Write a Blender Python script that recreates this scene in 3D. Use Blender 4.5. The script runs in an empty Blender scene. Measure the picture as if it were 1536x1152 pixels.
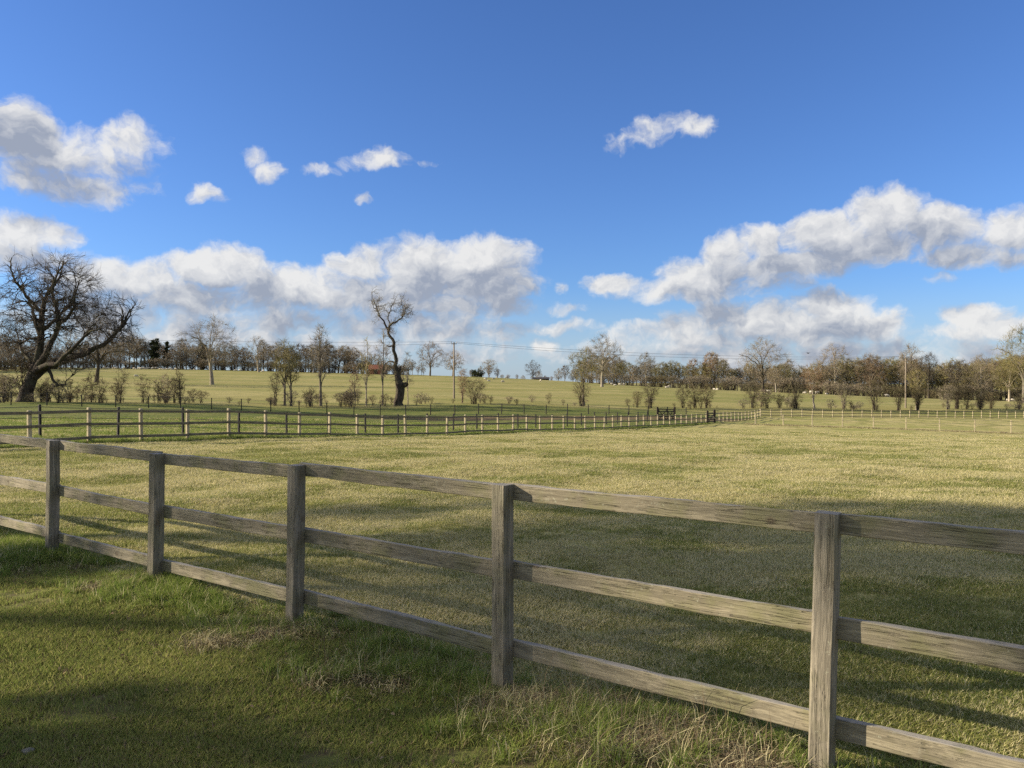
import bpy, bmesh, math, random
import numpy as np
from mathutils import Vector

C = bpy.context.scene
R = math.radians
F_PX = 1150.0            # focal length of the photo in its own pixels (1536 wide)
EYE = 1.7
SUN_EL, SUN_AZ = 20.0, -89.0      # sun low on the left (azimuth from +Y, clockwise)

# ------------------------------------------------------------------ camera
cam = bpy.data.cameras.new('camera')
cam.sensor_width = 36.0
cam.lens = 36.0 * F_PX / 1536.0
cam.clip_start, cam.clip_end = 0.05, 9000
camo = bpy.data.objects.new('camera', cam)
C.collection.objects.link(camo)
camo.location = (0, 0, EYE)
camo.rotation_euler = (R(90 - 0.2), 0, 0)
C.camera = camo

# ------------------------------------------------------------------ node helper
class NG:
    def __init__(s, nt): s.nt = nt
    def node(s, t, **p):
        n = s.nt.nodes.new(t)
        for k, v in p.items(): setattr(n, k, v)
        return n
    def put(s, inp, v):
        if hasattr(v, 'is_output'): s.nt.links.new(v, inp)
        elif v is not None:
            if isinstance(v, (tuple, list)) and hasattr(inp, 'default_value') and len(inp.default_value) == 4 and len(v) == 3: v = (*v, 1)
            inp.default_value = v
    def m(s, op, a, b=None, c=None, clamp=False):
        n = s.node('ShaderNodeMath', operation=op, use_clamp=clamp)
        for i, v in enumerate((a, b, c)):
            if v is not None: s.put(n.inputs[i], v)
        return n.outputs[0]
    def v(s, op, a, b=None, out=0):
        n = s.node('ShaderNodeVectorMath', operation=op)
        s.put(n.inputs[0], a)
        if b is not None: s.put(n.inputs[3 if op == 'SCALE' else 1], b)
        return n.outputs['Value' if op in ('DOT_PRODUCT', 'LENGTH') else 0]
    def mix(s, f, a, b, blend='MIX'):
        n = s.node('ShaderNodeMix', data_type='RGBA', blend_type=blend, clamp_factor=True)
        s.put(n.inputs[0], f); s.put(n.inputs[6], a); s.put(n.inputs[7], b)
        return n.outputs[2]
    def noise(s, vec, scale, detail=4, rough=0.55, dim='3D', dist=0.0, color=False):
        n = s.node('ShaderNodeTexNoise', noise_dimensions=dim)
        s.put(n.inputs['Vector'], vec)
        n.inputs['Scale'].default_value = scale; n.inputs['Detail'].default_value = detail
        n.inputs['Roughness'].default_value = rough; n.inputs['Distortion'].default_value = dist
        return n.outputs[1 if color else 0]
    def sstep(s, x, a, b, o0=0.0, o1=1.0):
        n = s.node('ShaderNodeMapRange', interpolation_type='SMOOTHSTEP')
        s.put(n.inputs[0], x); s.put(n.inputs[1], a); s.put(n.inputs[2], b); s.put(n.inputs[3], o0); s.put(n.inputs[4], o1)
        return n.outputs[0]
    def xyz(s, x, y, z=0.0):
        n = s.node('ShaderNodeCombineXYZ')
        for i, v in enumerate((x, y, z)): s.put(n.inputs[i], v)
        return n.outputs[0]
    def sep(s, v):
        n = s.node('ShaderNodeSeparateXYZ'); s.put(n.inputs[0], v); return n.outputs
    def scale(s, vec, sc):
        return s.v('MULTIPLY', vec, sc)
    def bump(s, h, strength, dist):
        n = s.node('ShaderNodeBump'); s.put(n.inputs['Height'], h)
        n.inputs['Strength'].default_value = strength; n.inputs['Distance'].default_value = dist
        return n.outputs[0]

# ------------------------------------------------------------------ world: sky and its clouds
world = bpy.data.worlds.new('World'); C.world = world
world.use_nodes = True
wt = world.node_tree; wt.nodes.clear(); g = NG(wt)
sky = g.node('ShaderNodeTexSky', sky_type='NISHITA', sun_disc=False, sun_elevation=R(SUN_EL), sun_rotation=R(SUN_AZ),
             altitude=0, air_density=1.0, dust_density=0.35, ozone_density=2.5)
SKY_STRENGTH = 0.05
tc = g.node('ShaderNodeTexCoord')
dx, dy, dz = g.sep(tc.outputs['Generated'])
az = g.m('ARCTAN2', dx, dy)
el = g.m('ARCSINE', dz)
P = g.xyz(az, el)
Wp = g.noise(P, 14, 4, 0.55, '2D', color=True)
Pw = g.v('ADD', P, g.v('MULTIPLY', g.v('SUBTRACT', Wp, (0.5, 0.5, 0.5)), (0.045, 0.032, 0)))
Wf = g.noise(P, 70, 4, 0.6, '2D', color=True)
Pw = g.v('ADD', Pw, g.v('MULTIPLY', g.v('SUBTRACT', Wf, (0.5, 0.5, 0.5)), (0.011, 0.007, 0)))
# (x, y, rx, ry, strength) of every cloud mass, turned into azimuth and elevation
CLOUDS = [
 (20,200,75,48,1.0),(5,178,40,30,1.0),(135,235,95,40,.75),(120,282,75,26,.72),(205,212,45,24,.6),(55,262,70,30,.6),(215,278,28,14,.5),
 (300,291,26,13,.62),(330,300,14,8,.4),(380,240,19,14,.64),(400,258,24,12,.58),
 (562,238,42,17,.68),(590,240,20,14,.55),(478,255,26,7,.44),(522,247,24,7,.36),(640,242,28,5,.35),(553,298,16,7,.55),
 (1005,186,45,15,.56),(1045,190,28,14,.62),(965,206,42,12,.47),(930,222,26,10,.40),
 (50,352,65,28,1.0),(30,385,110,26,.8),
 (190,420,110,34,.9),(330,405,80,32,1.0),(355,398,40,24,1.0),(420,430,110,34,.9),(300,445,190,32,.8),
 (545,400,45,26,.95),(640,396,70,36,1.0),(735,392,58,36,1.1),(690,425,110,36,1.0),(580,440,150,34,.9),(690,455,110,24,.8),
 (440,482,130,22,.7),(585,490,170,26,.7),(250,490,200,26,.5),(820,465,60,7,.35),
 (925,427,46,15,.85),(1085,384,36,32,1.05),(1060,412,70,30,1.0),(1150,366,42,28,1.05),(1180,396,90,24,1.0),(1225,352,55,28,1.0),
 (1320,326,56,36,1.1),(1290,365,100,26,1.0),(1400,345,75,30,1.0),(1520,345,60,30,1.0),(1470,378,100,22,.9),(1010,436,110,18,.8),(1150,425,70,18,.7),
 (1130,484,110,32,.9),(1090,470,50,24,.85),(1238,458,60,28,1.0),(1210,490,130,26,.9),(1325,490,30,20,.9),(1060,506,130,22,.7),
 (1460,478,50,18,.95),(1500,490,60,14,.8),(1420,502,80,14,.6),(1520,520,40,10,.6),(1400,414,40,10,.35),
 (330,505,260,22,.62),(540,515,160,20,.6),(180,470,150,30,.6),(1060,525,230,18,.6),(1330,525,160,20,.58),(1150,540,300,12,.5),(700,500,120,18,.6),(640,535,160,10,.5),
 (800,492,75,9,.6),(815,514,28,12,.85),(1000,520,120,12,.5),(1240,528,34,12,.8),(840,428,16,12,.55),(750,525,130,12,.4),(1440,540,120,14,.5),
]
low = g.noise(g.v('MULTIPLY', P, (1, 1.8, 1)), 9, 3, 0.5, '2D')
# broken cloud added to the unseen sky, lifting and whitening the light in shade
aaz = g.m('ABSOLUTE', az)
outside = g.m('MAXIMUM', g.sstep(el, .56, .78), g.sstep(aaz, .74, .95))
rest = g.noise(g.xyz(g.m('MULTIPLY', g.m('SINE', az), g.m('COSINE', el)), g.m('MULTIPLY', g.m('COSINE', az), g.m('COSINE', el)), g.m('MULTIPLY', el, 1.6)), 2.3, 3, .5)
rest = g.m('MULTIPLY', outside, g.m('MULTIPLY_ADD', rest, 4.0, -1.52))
def masses(vec):
    f = None
    for (x, y, rx, ry, st) in CLOUDS:
        rr = math.hypot(x - 768, F_PX)
        ca, ce = math.atan2(x - 768, F_PX), math.atan2(576 - 4 - y, rr)
        ra, re = rx * F_PX / rr**2, ry / rr
        q = g.v('MULTIPLY', g.v('SUBTRACT', vec, (ca, ce, 0)), (1/ra, 1/re, 0))
        val = g.m('MULTIPLY_ADD', g.v('DOT_PRODUCT', q, q), -0.55*st, st)
        f = val if f is None else g.m('SMOOTH_MAX', f, val, 0.12)
    return f
def cloud_noise(vec, det=8):
    a = g.noise(g.v('MULTIPLY', vec, (1, 1.2, 1)), 19, det, 0.62, '2D')
    vo = g.node('ShaderNodeTexVoronoi', voronoi_dimensions='2D', feature='SMOOTH_F1', normalize=True)
    g.put(vo.inputs['Vector'], g.v('MULTIPLY', vec, (1, 1.15, 1)))
    vo.inputs['Scale'].default_value = 26; vo.inputs['Detail'].default_value = 3; vo.inputs['Roughness'].default_value = 0.6
    vo.inputs['Smoothness'].default_value = 0.3
    return g.m('ADD', g.m('MULTIPLY', g.m('SUBTRACT', a, 0.5), 2.3), g.m('MULTIPLY', g.m('SUBTRACT', 0.42, vo.outputs['Distance']), 0.95))
Fl = masses(Pw)
n0 = cloud_noise(Pw)
D = g.m('SUBTRACT', g.m('MAXIMUM', g.m('MULTIPLY_ADD', n0, 0.62, Fl), rest), 0.25)
# the same cloud a little nearer to the sun: what stands between this spot and the light
P1 = g.v('ADD', Pw, (-0.014, 0.034, 0))
Ds = g.m('SUBTRACT', g.m('MULTIPLY_ADD', cloud_noise(P1, 3), 0.62, masses(P1)), 0.25)
relief = g.m('SUBTRACT', n0, cloud_noise(g.v('ADD', Pw, (-0.006, 0.009, 0)), 5))
alpha = g.m('POWER', g.sstep(D, -0.12, 0.62), 0.9)
shade = g.sstep(Ds, -0.40, 1.05)
lit = g.m('ADD', g.m('MULTIPLY_ADD', shade, -0.86, 0.86), g.m('MULTIPLY', relief, 0.62))
qg = g.v('MULTIPLY', g.v('SUBTRACT', Pw, (math.atan2(8-768, F_PX), math.atan2(372, math.hypot(760, F_PX)), 0)), (17.0, 30.0, 0))
lit = g.m('SUBTRACT', lit, g.m('MULTIPLY', g.m('SUBTRACT', 1.0, g.v('DOT_PRODUCT', qg, qg), clamp=True), 0.62))
lit = g.m('ADD', lit, g.m('MULTIPLY', g.m('SUBTRACT', low, 0.5), 0.35), clamp=True)
ccol = g.mix(lit, (0.40, 0.445, 0.545), (1.0, 0.99, 0.97))
skyc = g.mix(1.0, sky.outputs[0], (0.74, 1.04, 1.62), 'MULTIPLY')
base = g.v('SCALE', skyc, SKY_STRENGTH)
CLOUD_GAIN = 0.40
hazec = g.mix(g.sstep(el, .13, .0, 0, .50), base, g.v('SCALE', g.xyz(.66, .77, .93), .38))
out = g.mix(g.m('MULTIPLY', alpha, 0.95), hazec, g.v('SCALE', ccol, CLOUD_GAIN))
# the part of the sky outside the listed masses needs only the added broken cloud
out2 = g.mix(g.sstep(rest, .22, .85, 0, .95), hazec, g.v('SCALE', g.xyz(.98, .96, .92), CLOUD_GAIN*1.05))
bg = g.node('ShaderNodeBackground'); g.put(bg.inputs[0], out)
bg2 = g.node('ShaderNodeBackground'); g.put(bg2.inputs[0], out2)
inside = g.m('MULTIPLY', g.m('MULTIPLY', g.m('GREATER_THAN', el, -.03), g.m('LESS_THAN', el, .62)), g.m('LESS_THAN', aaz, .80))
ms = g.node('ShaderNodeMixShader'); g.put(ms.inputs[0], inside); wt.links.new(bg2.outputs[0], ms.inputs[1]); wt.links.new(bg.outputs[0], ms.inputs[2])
wo = g.node('ShaderNodeOutputWorld'); wt.links.new(ms.outputs[0], wo.inputs[0])
world.cycles.sampling_method = 'MANUAL'; world.cycles.sample_map_resolution = 512

# ------------------------------------------------------------------ sun and exposure
sl = bpy.data.lights.new('sun', 'SUN'); sl.energy = 5.0; sl.angle = R(0.53); sl.color = (1.0, 0.87, 0.68)
so = bpy.data.objects.new('sun', sl); C.collection.objects.link(so)
sdir = Vector((math.sin(R(SUN_AZ))*math.cos(R(SUN_EL)), math.cos(R(SUN_AZ))*math.cos(R(SUN_EL)), math.sin(R(SUN_EL))))
so.rotation_euler = sdir.to_track_quat('Z', 'Y').to_euler(); so.location = (-60, 0, 40)
vs = C.view_settings
vs.view_transform = 'Standard'; vs.look = 'None'; vs.gamma = 1.0; vs.use_curve_mapping = False; vs.exposure = 1.1
C.cycles.max_bounces = 4; C.cycles.diffuse_bounces = 2; C.cycles.transparent_max_bounces = 8; C.cycles.use_denoising = False

# ------------------------------------------------------------------ object helpers
COL = C.collection
def tag(o, label=None, cat=None, group=None, kind=None):
    for k, v in (('label', label), ('category', cat), ('group', group), ('kind', kind)):
        if v: o[k] = v
    return o
def link(name, me, parent=None, mats=()):
    o = bpy.data.objects.new(name, me); COL.objects.link(o)
    if parent is not None: o.parent = parent
    for m in mats: me.materials.append(m)
    return o
def empty(name, loc, rz=0.0):
    o = bpy.data.objects.new(name, None); COL.objects.link(o)
    o.empty_display_size = 0.3
    o.location = loc; o.rotation_euler = (0, 0, rz); return o
def mesh_np(name, verts, faces, smooth=True, mat_idx=None):
    """faces: (n,4) or (n,3) int array, or list of such arrays"""
    me = bpy.data.meshes.new(name)
    if not isinstance(faces, (list, tuple)): faces = [faces]
    faces = [np.asarray(f, dtype=np.int32) for f in faces if len(f)]
    verts = np.asarray(verts, dtype=np.float32)
    me.vertices.add(len(verts)); me.vertices.foreach_set('co', verts.ravel())
    tot = np.concatenate([np.full(len(f), f.shape[1], np.int32) for f in faces])
    idx = np.concatenate([f.ravel() for f in faces])
    start = np.concatenate([[0], np.cumsum(tot)[:-1]]).astype(np.int32)
    me.loops.add(len(idx)); me.loops.foreach_set('vertex_index', idx)
    me.polygons.add(len(tot)); me.polygons.foreach_set('loop_start', start); me.polygons.foreach_set('loop_total', tot)
    if mat_idx is not None: me.polygons.foreach_set('material_index', np.asarray(mat_idx, np.int32))
    me.update(calc_edges=True); me.validate()
    if smooth: me.polygons.foreach_set('use_smooth', np.ones(len(tot), bool))
    return me
def copy_tree(o, parent=None):
    c = o.copy(); COL.objects.link(c)
    if parent is not None: c.parent = parent
    for ch in o.children: copy_tree(ch, c)
    return c

# ------------------------------------------------------------------ terrain
CP = np.array([
 (-14.2,22.6,-.27),(3.6,53.9,-1.8),(21.5,85,-2.96),(35.8,110.5,-3.46),(84,125.6,-4.36),(27,85.7,-3.14),(48,73.7,-3.3),(-34.5,79.7,-1.08),
 (-12.8,93,-2.2),(18,101.7,-2.8),(-17,27.7,-.35),(-8.7,46,-1.4),(-52,82,-.58),(-6.2,105,-1.5),(41,127,-2.76),(85,138,-3.4),
 (-70,180,.92),(-164,300,6.9),(-70,300,4.8),(-7,300,3.0),(11,400,1.9),(25,220,.15),(35,260,.3),(73,220,-1.36),(95,240,-2.4),(146,230,-4.2),
 (-120,180,2.6),(-90,110,.2),(-60,50,0),(-30,15,0),(0,0,0),(6,4,0),(-6,8,0),(0,10,-.05),(20,8,-.1),(8,22,-.45),(25,40,-1.5),(50,40,-2.0),(10,33,-.95),
 (-40,-10,0),(0,-15,0),(40,-10,0),(-80,-80,0),(0,-90,0),(80,-80,0),(-250,30,2),(250,30,-3),(-300,-200,0),(300,-200,0),(0,-420,0),
 (-300,300,8),(300,300,-5),(200,200,-4.6),(0,420,1.8),(150,400,-6),(-150,420,7),(-420,0,3),(420,0,-3)], float)
def _phi(d2): return 0.5 * d2 * np.log(np.maximum(d2, 1e-9))
def _fit():
    X = CP[:, :2] / 100.0; n = len(X)
    K = _phi(((X[:, None] - X[None]) ** 2).sum(-1)) + np.eye(n) * 0.002
    Pm = np.c_[np.ones(n), X]
    A = np.block([[K, Pm], [Pm.T, np.zeros((3, 3))]])
    return np.linalg.solve(A, np.r_[CP[:, 2], np.zeros(3)])
_W = _fit()
def height(x, y):
    x = np.asarray(x, float); y = np.asarray(y, float)
    r = np.hypot(x, y); k = np.minimum(1, 420 / np.maximum(r, 1e-6))
    q = np.stack([x * k, y * k], -1).reshape(-1, 2) / 100.0
    out = np.empty(len(q))
    for i in range(0, len(q), 20000):
        p = q[i:i + 20000]
        d2 = ((p[:, None] - CP[None, :, :2] / 100.0) ** 2).sum(-1)
        out[i:i + 20000] = _phi(d2) @ _W[:-3] + np.c_[np.ones(len(p)), p] @ _W[-3:]
    out = out.reshape(x.shape)
    near = np.clip((r - 2.0) / 9.0, 0, 1)
    out = out * near * near * (3 - 2 * near) if out.ndim else float(out * near * near * (3 - 2 * near))
    und = 0.035*np.sin(x*.9+1.3)*np.sin(y*.8+.4) + 0.02*np.sin(x*2.3-y*1.7) + 0.05*np.sin(x*.21+.5)*np.sin(y*.17+1.1)*np.clip(r/25, 0, 1)
    return out + und - np.clip((r - 450) / 2500, 0, 1) * 6.0
def ht(x, y): return float(height(np.array([x]), np.array([y]))[0])
def at(px, d):
    """a point on the ground, d metres ahead, on the bearing of photo column px"""
    x = (px - 768) / F_PX * d
    return x, d, ht(x, d)

# near fence line (photo posts), its direction and its normal into the paddock
NEAR_POSTS = [(-4.46, 7.43), (-2.965, 6.35), (-1.51, 5.31), (-0.056, 4.27), (1.328, 3.30)]
U = np.array([0.818, -0.575]); U /= np.linalg.norm(U)
NF = np.array([-U[1], U[0]])                       # points into the paddock
P4 = np.array(NEAR_POSTS[3])
def side(x, y): return (x - P4[0]) * NF[0] + (y - P4[1]) * NF[1]
WL0, WLV = np.array([-14.254, 22.644]), np.array([0.4971, 0.8677])      # left wooden fence
WR0, WRV = np.array([35.79, 110.5]), np.array([0.9542, 0.2993])         # far wooden fence
RA0, RAV = np.array([-17.08, 27.75]), np.array([0.4872, 0.8733])        # black posts, near row
RB0, RBV = np.array([-34.48, 79.71]), np.array([0.9224, 0.3862])        # black posts, far row
WI0, WIV = np.array([27.19, 85.67]), np.array([0.8658, -0.5004])        # wire fence on the right

# ------------------------------------------------------------------ materials
def mat(name):
    m = bpy.data.materials.new(name); m.use_nodes = True
    nt = m.node_tree; nt.nodes.clear()
    g = NG(nt); out = g.node('ShaderNodeOutputMaterial')
    b = g.node('ShaderNodeBsdfPrincipled'); nt.links.new(b.outputs[0], out.inputs[0])
    b.inputs['Specular IOR Level'].default_value = 0.25
    return m, g, b, out

def ground_mat():
    m, g, b, out = mat('pasture')
    geo = g.node('ShaderNodeNewGeometry'); pos = geo.outputs['Position']
    px, py, pz = g.sep(pos)
    r = g.m('SQRT', g.m('ADD', g.m('MULTIPLY', px, px), g.m('MULTIPLY', py, py)))
    sd = g.v('DOT_PRODUCT', g.v('SUBTRACT', pos, (P4[0], P4[1], 0)), (NF[0], NF[1], 0))
    big = g.noise(pos, 0.05, 4, .55); mid = g.noise(pos, 0.45, 5, .6); fine = g.noise(pos, 6, 5, .65); vfine = g.noise(pos, 40, 4, .7)
    # paddock: straw and olive
    pad = g.mix(g.sstep(mid, .36, .62), (.260, .255, .075), (.540, .460, .205))
    pad = g.mix(g.sstep(fine, .38, .70), g.mix(.45, pad, (.085, .085, .030)), pad)
    pad = g.mix(g.sstep(vfine, .50, .78, 0, .6), pad, (.56, .47, .230))
    mud = g.noise(pos, 1.7, 5, .65)
    pad = g.mix(g.sstep(mud, .54, .68, 0, .75), pad, (.115, .085, .052))
    streak = g.noise(g.scale(pos, (.5, 1.0, 1)), 0.16, 4, .6)
    pad = g.mix(g.sstep(streak, .42, .66, 0, .55), pad, (.225, .240, .062))
    # far sheep pasture
    far = g.mix(g.sstep(big, .35, .65), (.225, .207, .070), (.310, .272, .115))
    far = g.mix(g.sstep(mid, .40, .66, 0, .55), far, (.190, .185, .060))
    far = g.mix(g.sstep(fine, .35, .72, 0, .35), far, (.40, .335, .145))
    band = g.noise(g.scale(pos, (.012, .09, 0)), 1.0, 5, .65); tus = g.noise(g.scale(pos, (.35, 1, 1)), .9, 4, .7)
    far = g.mix(g.sstep(band, .45, .62, 0, .65), far, (.165, .180, .050))  # darker green bands: partly turf tone, partly tree shade put into the colour
    far = g.mix(g.sstep(tus, .55, .72, 0, .6), far, (.135, .140, .045))
    # lane and headland between the fences: greener
    lane = g.mix(g.sstep(mid, .38, .62), (.120, .185, .036), (.300, .290, .088))
    lane = g.mix(g.sstep(fine, .35, .7, 0, .7), (.09, .100, .030), lane)
    nL = (-WLV[1], WLV[0]); sL = g.v('DOT_PRODUCT', g.v('SUBTRACT', pos, (WL0[0], WL0[1], 0)), (nL[0], nL[1], 0))
    nR = (-WRV[1], WRV[0]); sR = g.v('DOT_PRODUCT', g.v('SUBTRACT', pos, (WR0[0], WR0[1], 0)), (nR[0], nR[1], 0))
    nB = (-RBV[1], RBV[0]); sB = g.v('DOT_PRODUCT', g.v('SUBTRACT', pos, (RB0[0], RB0[1], 0)), (nB[0], nB[1], 0))
    jig = g.m('MULTIPLY', g.m('SUBTRACT', g.noise(pos, .8, 3, .6), .5), 2.0)
    ml = g.sstep(g.m('ADD', sL, jig), -1.2, .3)
    col = g.mix(ml, pad, lane)
    mf = g.m('MAXIMUM', g.sstep(g.m('ADD', sB, jig), 8, 14), g.m('MULTIPLY', g.sstep(g.m('ADD', sR, jig), -1.0, 1.0), g.sstep(px, 20, 30)))
    # the trodden brown track in front of the far black posts
    tr = g.m('MULTIPLY', g.sstep(g.m('ADD', sB, jig), -13, -9.0), g.sstep(g.m('ADD', sB, jig), -2.0, -4.5))
    tr = g.m('MULTIPLY', g.m('MULTIPLY', tr, ml), g.sstep(mid, .30, .50))
    tr = g.m('MULTIPLY', tr, g.sstep(px, -22, -6))
    col = g.mix(g.m('MULTIPLY', tr, .8), col, g.mix(g.sstep(fine, .4, .65), (.100, .062, .042), (.20, .130, .088)))
    col = g.mix(mf, col, far)
    # mown verge on the camera side of the near fence
    lawn = g.mix(g.sstep(mid, .34, .66), (.110, .130, .032), (.180, .175, .056))
    lawn = g.mix(g.sstep(fine, .40, .66, 0, .85), lawn, (.085, .064, .040))
    col = g.mix(g.sstep(g.m('ADD', sd, g.m('MULTIPLY', jig, .15)), .35, -.10), col, lawn)
    g.put(b.inputs['Base Color'], col)
    b.inputs['Roughness'].default_value = 1.0; b.inputs['Specular IOR Level'].default_value = 0.05
    h = g.m('ADD', g.m('MULTIPLY', fine, .06), g.m('MULTIPLY', vfine, .02)); h = g.m('ADD', h, g.m('MULTIPLY', mid, .10))
    g.put(b.inputs['Normal'], g.bump(h, 0.45, 1.0))
    return m

def bark_mat(name, c1, c2, lichen, lf=.5, scale=3.0):
    m, g, b, out = mat(name)
    tcn = g.node('ShaderNodeTexCoord'); pos = tcn.outputs['Object']
    n = g.noise(g.scale(pos, (1, 1, .35)), scale*2, 5, .65); n2 = g.noise(pos, scale*.35, 3, .6)
    col = g.mix(g.sstep(n, .35, .68), c1, c2)
    col = g.mix(g.sstep(n2, .44, .64, 0, lf), col, lichen)
    rnd = g.node('ShaderNodeObjectInfo').outputs['Random']
    col = g.mix(1.0, col, g.mix(rnd, (.82, .84, .86), (1.16, 1.1, 1.04)), 'MULTIPLY')
    g.put(b.inputs['Base Color'], col); b.inputs['Roughness'].default_value = .95
    b.inputs['Specular IOR Level'].default_value = .1
    g.put(b.inputs['Normal'], g.bump(n, .7, .06))
    return m
M_BARK_DARK = bark_mat('dark_bark', (.032, .026, .021), (.085, .070, .056), (.085, .090, .045), .4)
M_BARK = bark_mat('grey_bark', (.085, .070, .056), (.20, .172, .140), (.16, .165, .085), .5)
M_BARK_PALE = bark_mat('pale_bark', (.17, .145, .115), (.36, .315, .250), (.25, .25, .15), .5)
M_TWIG_DARK = bark_mat('dark_twigs', (.060, .050, .042), (.115, .096, .078), (.085, .085, .045), .4)
M_TWIG = bark_mat('grey_twigs', (.165, .138, .104), (.285, .242, .185), (.19, .185, .095), .5)
M_TWIG_OLIVE = bark_mat('olive_twigs', (.145, .126, .062), (.265, .228, .110), (.20, .205, .075), .6)
M_TWIG_RUST = bark_mat('russet_twigs', (.150, .105, .070), (.27, .195, .130), (.20, .18, .09), .4)
M_BUSH = bark_mat('hedge_twigs', (.085, .070, .046), (.175, .145, .090), (.125, .13, .055), .6)

def wood_mat(name, axis, c_lo, c_hi, algae, aamt):
    m, g, b, out = mat(name)
    tcn = g.node('ShaderNodeTexCoord'); oi = g.node('ShaderNodeObjectInfo')
    off = g.v('SCALE', g.xyz(oi.outputs['Random'], oi.outputs['Random'], oi.outputs['Random']), 37.0)
    pos = g.v('ADD', tcn.outputs['Object'], off)
    st = {'x': (.06, 1, 1), 'z': (1, 1, .06)}[axis]
    warp = g.noise(g.scale(pos, {'x': (1.2, 4, 4), 'z': (4, 4, 1.2)}[axis]), 1.6, 3, .5, color=True)
    wp = g.v('ADD', g.scale(pos, st), g.v('MULTIPLY', g.v('SUBTRACT', warp, (.5, .5, .5)), (.05, .05, .05)))
    grain = g.noise(wp, 130, 5, .62)
    broad = g.noise(wp, 26, 4, .6)
    blot = g.noise(pos, 4.5, 5, .62)
    col = g.mix(g.sstep(grain, .34, .66), c_lo, c_hi)
    col = g.mix(g.sstep(broad, .40, .62, 0, .55), col, (c_lo[0]*.62, c_lo[1]*.62, c_lo[2]*.6))
    col = g.mix(g.sstep(blot, .44, .66, 0, aamt), col, algae)
    # knots: sparse rings
    kn = g.node('ShaderNodeTexVoronoi', feature='F1'); g.put(kn.inputs['Vector'], g.scale(pos, {'x': (.75, 1, 1), 'z': (1, 1, .75)}[axis]))
    kn.inputs['Scale'].default_value = 5.0
    kd = kn.outputs['Distance']
    ring = g.m('SINE', g.m('MULTIPLY', kd, 190))
    col = g.mix(g.m('MULTIPLY', g.sstep(kd, .13, .08), g.m('MULTIPLY_ADD', ring, .25, .55)), col, (.095, .070, .045))
    streak = g.noise(g.scale(pos, {'x': (7, 7, .8), 'z': (12, 12, .5)}[axis]), 2.2, 5, .65)
    col = g.mix(g.sstep(streak, .54, .78, 0, .30 if axis == 'x' else .5), col, (.080, .072, .050))
    crk = g.noise(g.scale(pos, {'x': (.035, 1, 1), 'z': (1, 1, .035)}[axis]), 55, 3, .5)
    crack = g.m('MULTIPLY', g.sstep(g.m('ABSOLUTE', g.m('SUBTRACT', crk, .5)), .022, .004), g.sstep(blot, .42, .55))
    col = g.mix(g.m('MULTIPLY', crack, .45), col, (.05, .040, .028))
    lich = g.noise(pos, 34, 4, .7)
    col = g.mix(g.m('MULTIPLY', g.sstep(lich, .60, .70, 0, .7), g.sstep(broad, .42, .58)), col, (.33, .33, .24))
    # silvered upper faces
    geo = g.node('ShaderNodeNewGeometry'); nz = g.sep(geo.outputs['Normal'])[2]
    col = g.mix(g.m('MULTIPLY', g.sstep(nz, .6, .9), .5), col, (.30, .285, .265))
    g.put(b.inputs['Base Color'], col); b.inputs['Roughness'].default_value = .86
    h = g.m('SUBTRACT', g.m('ADD', g.m('MULTIPLY', grain, .6), g.m('MULTIPLY', broad, .5)), g.m('MULTIPLY', crack, 1.2))
    g.put(b.inputs['Normal'], g.bump(h, .7, .008))
    return m
M_RAIL = wood_mat('weathered_rail', 'x', (.175, .152, .104), (.300, .262, .178), (.160, .157, .070), .65)
M_POST = wood_mat('weathered_post', 'z', (.165, .145, .108), (.285, .250, .186), (.145, .140, .082), .55)
M_RAIL_FAR = wood_mat('far_rail', 'x', (.120, .102, .070), (.220, .190, .130), (.12, .12, .06), .4)
M_POST_FAR = wood_mat('far_post', 'z', (.31, .265, .165), (.50, .43, .28), (.26, .235, .13), .3)

def plain(name, c, rough=.8, var=.25, scale=6.0, metal=0.0, bump=.2):
    m, g, b, out = mat(name)
    tcn = g.node('ShaderNodeTexCoord')
    n = g.noise(tcn.outputs['Object'], scale, 5, .6)
    lo = tuple(v*(1-var) for v in c); hi = tuple(min(1, v*(1+var)) for v in c)
    g.put(b.inputs['Base Color'], g.mix(n, lo, hi)); b.inputs['Roughness'].default_value = rough
    b.inputs['Metallic'].default_value = metal
    g.put(b.inputs['Normal'], g.bump(n, bump, .02))
    return m
M_BLACKPOST = plain('creosoted_post', (.022, .019, .017), .75)
M_WIRE = plain('fence_wire', (.10, .095, .09), .5, metal=.3)
M_GATE = plain('dark_gate_wood', (.038, .028, .022), .8)
M_WOOL = plain('wool', (.46, .42, .34), 1.0, .2, 8)
M_FACE = plain('sheep_face', (.30, .26, .21), 1.0)
M_BRICK = plain('red_brick', (.22, .085, .055), .9)
M_ROOF = plain('slate_roof', (.06, .058, .062), .8)
M_BIRD = plain('dark_plumage', (.02, .02, .022), .7)
M_POLE = plain('pole_wood', (.20, .165, .125), .85, .3, 3)
M_STEEL = plain('pole_steel', (.30, .30, .30), .5, metal=.6)
M_PORCELAIN = plain('insulator', (.45, .42, .38), .3)

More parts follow.
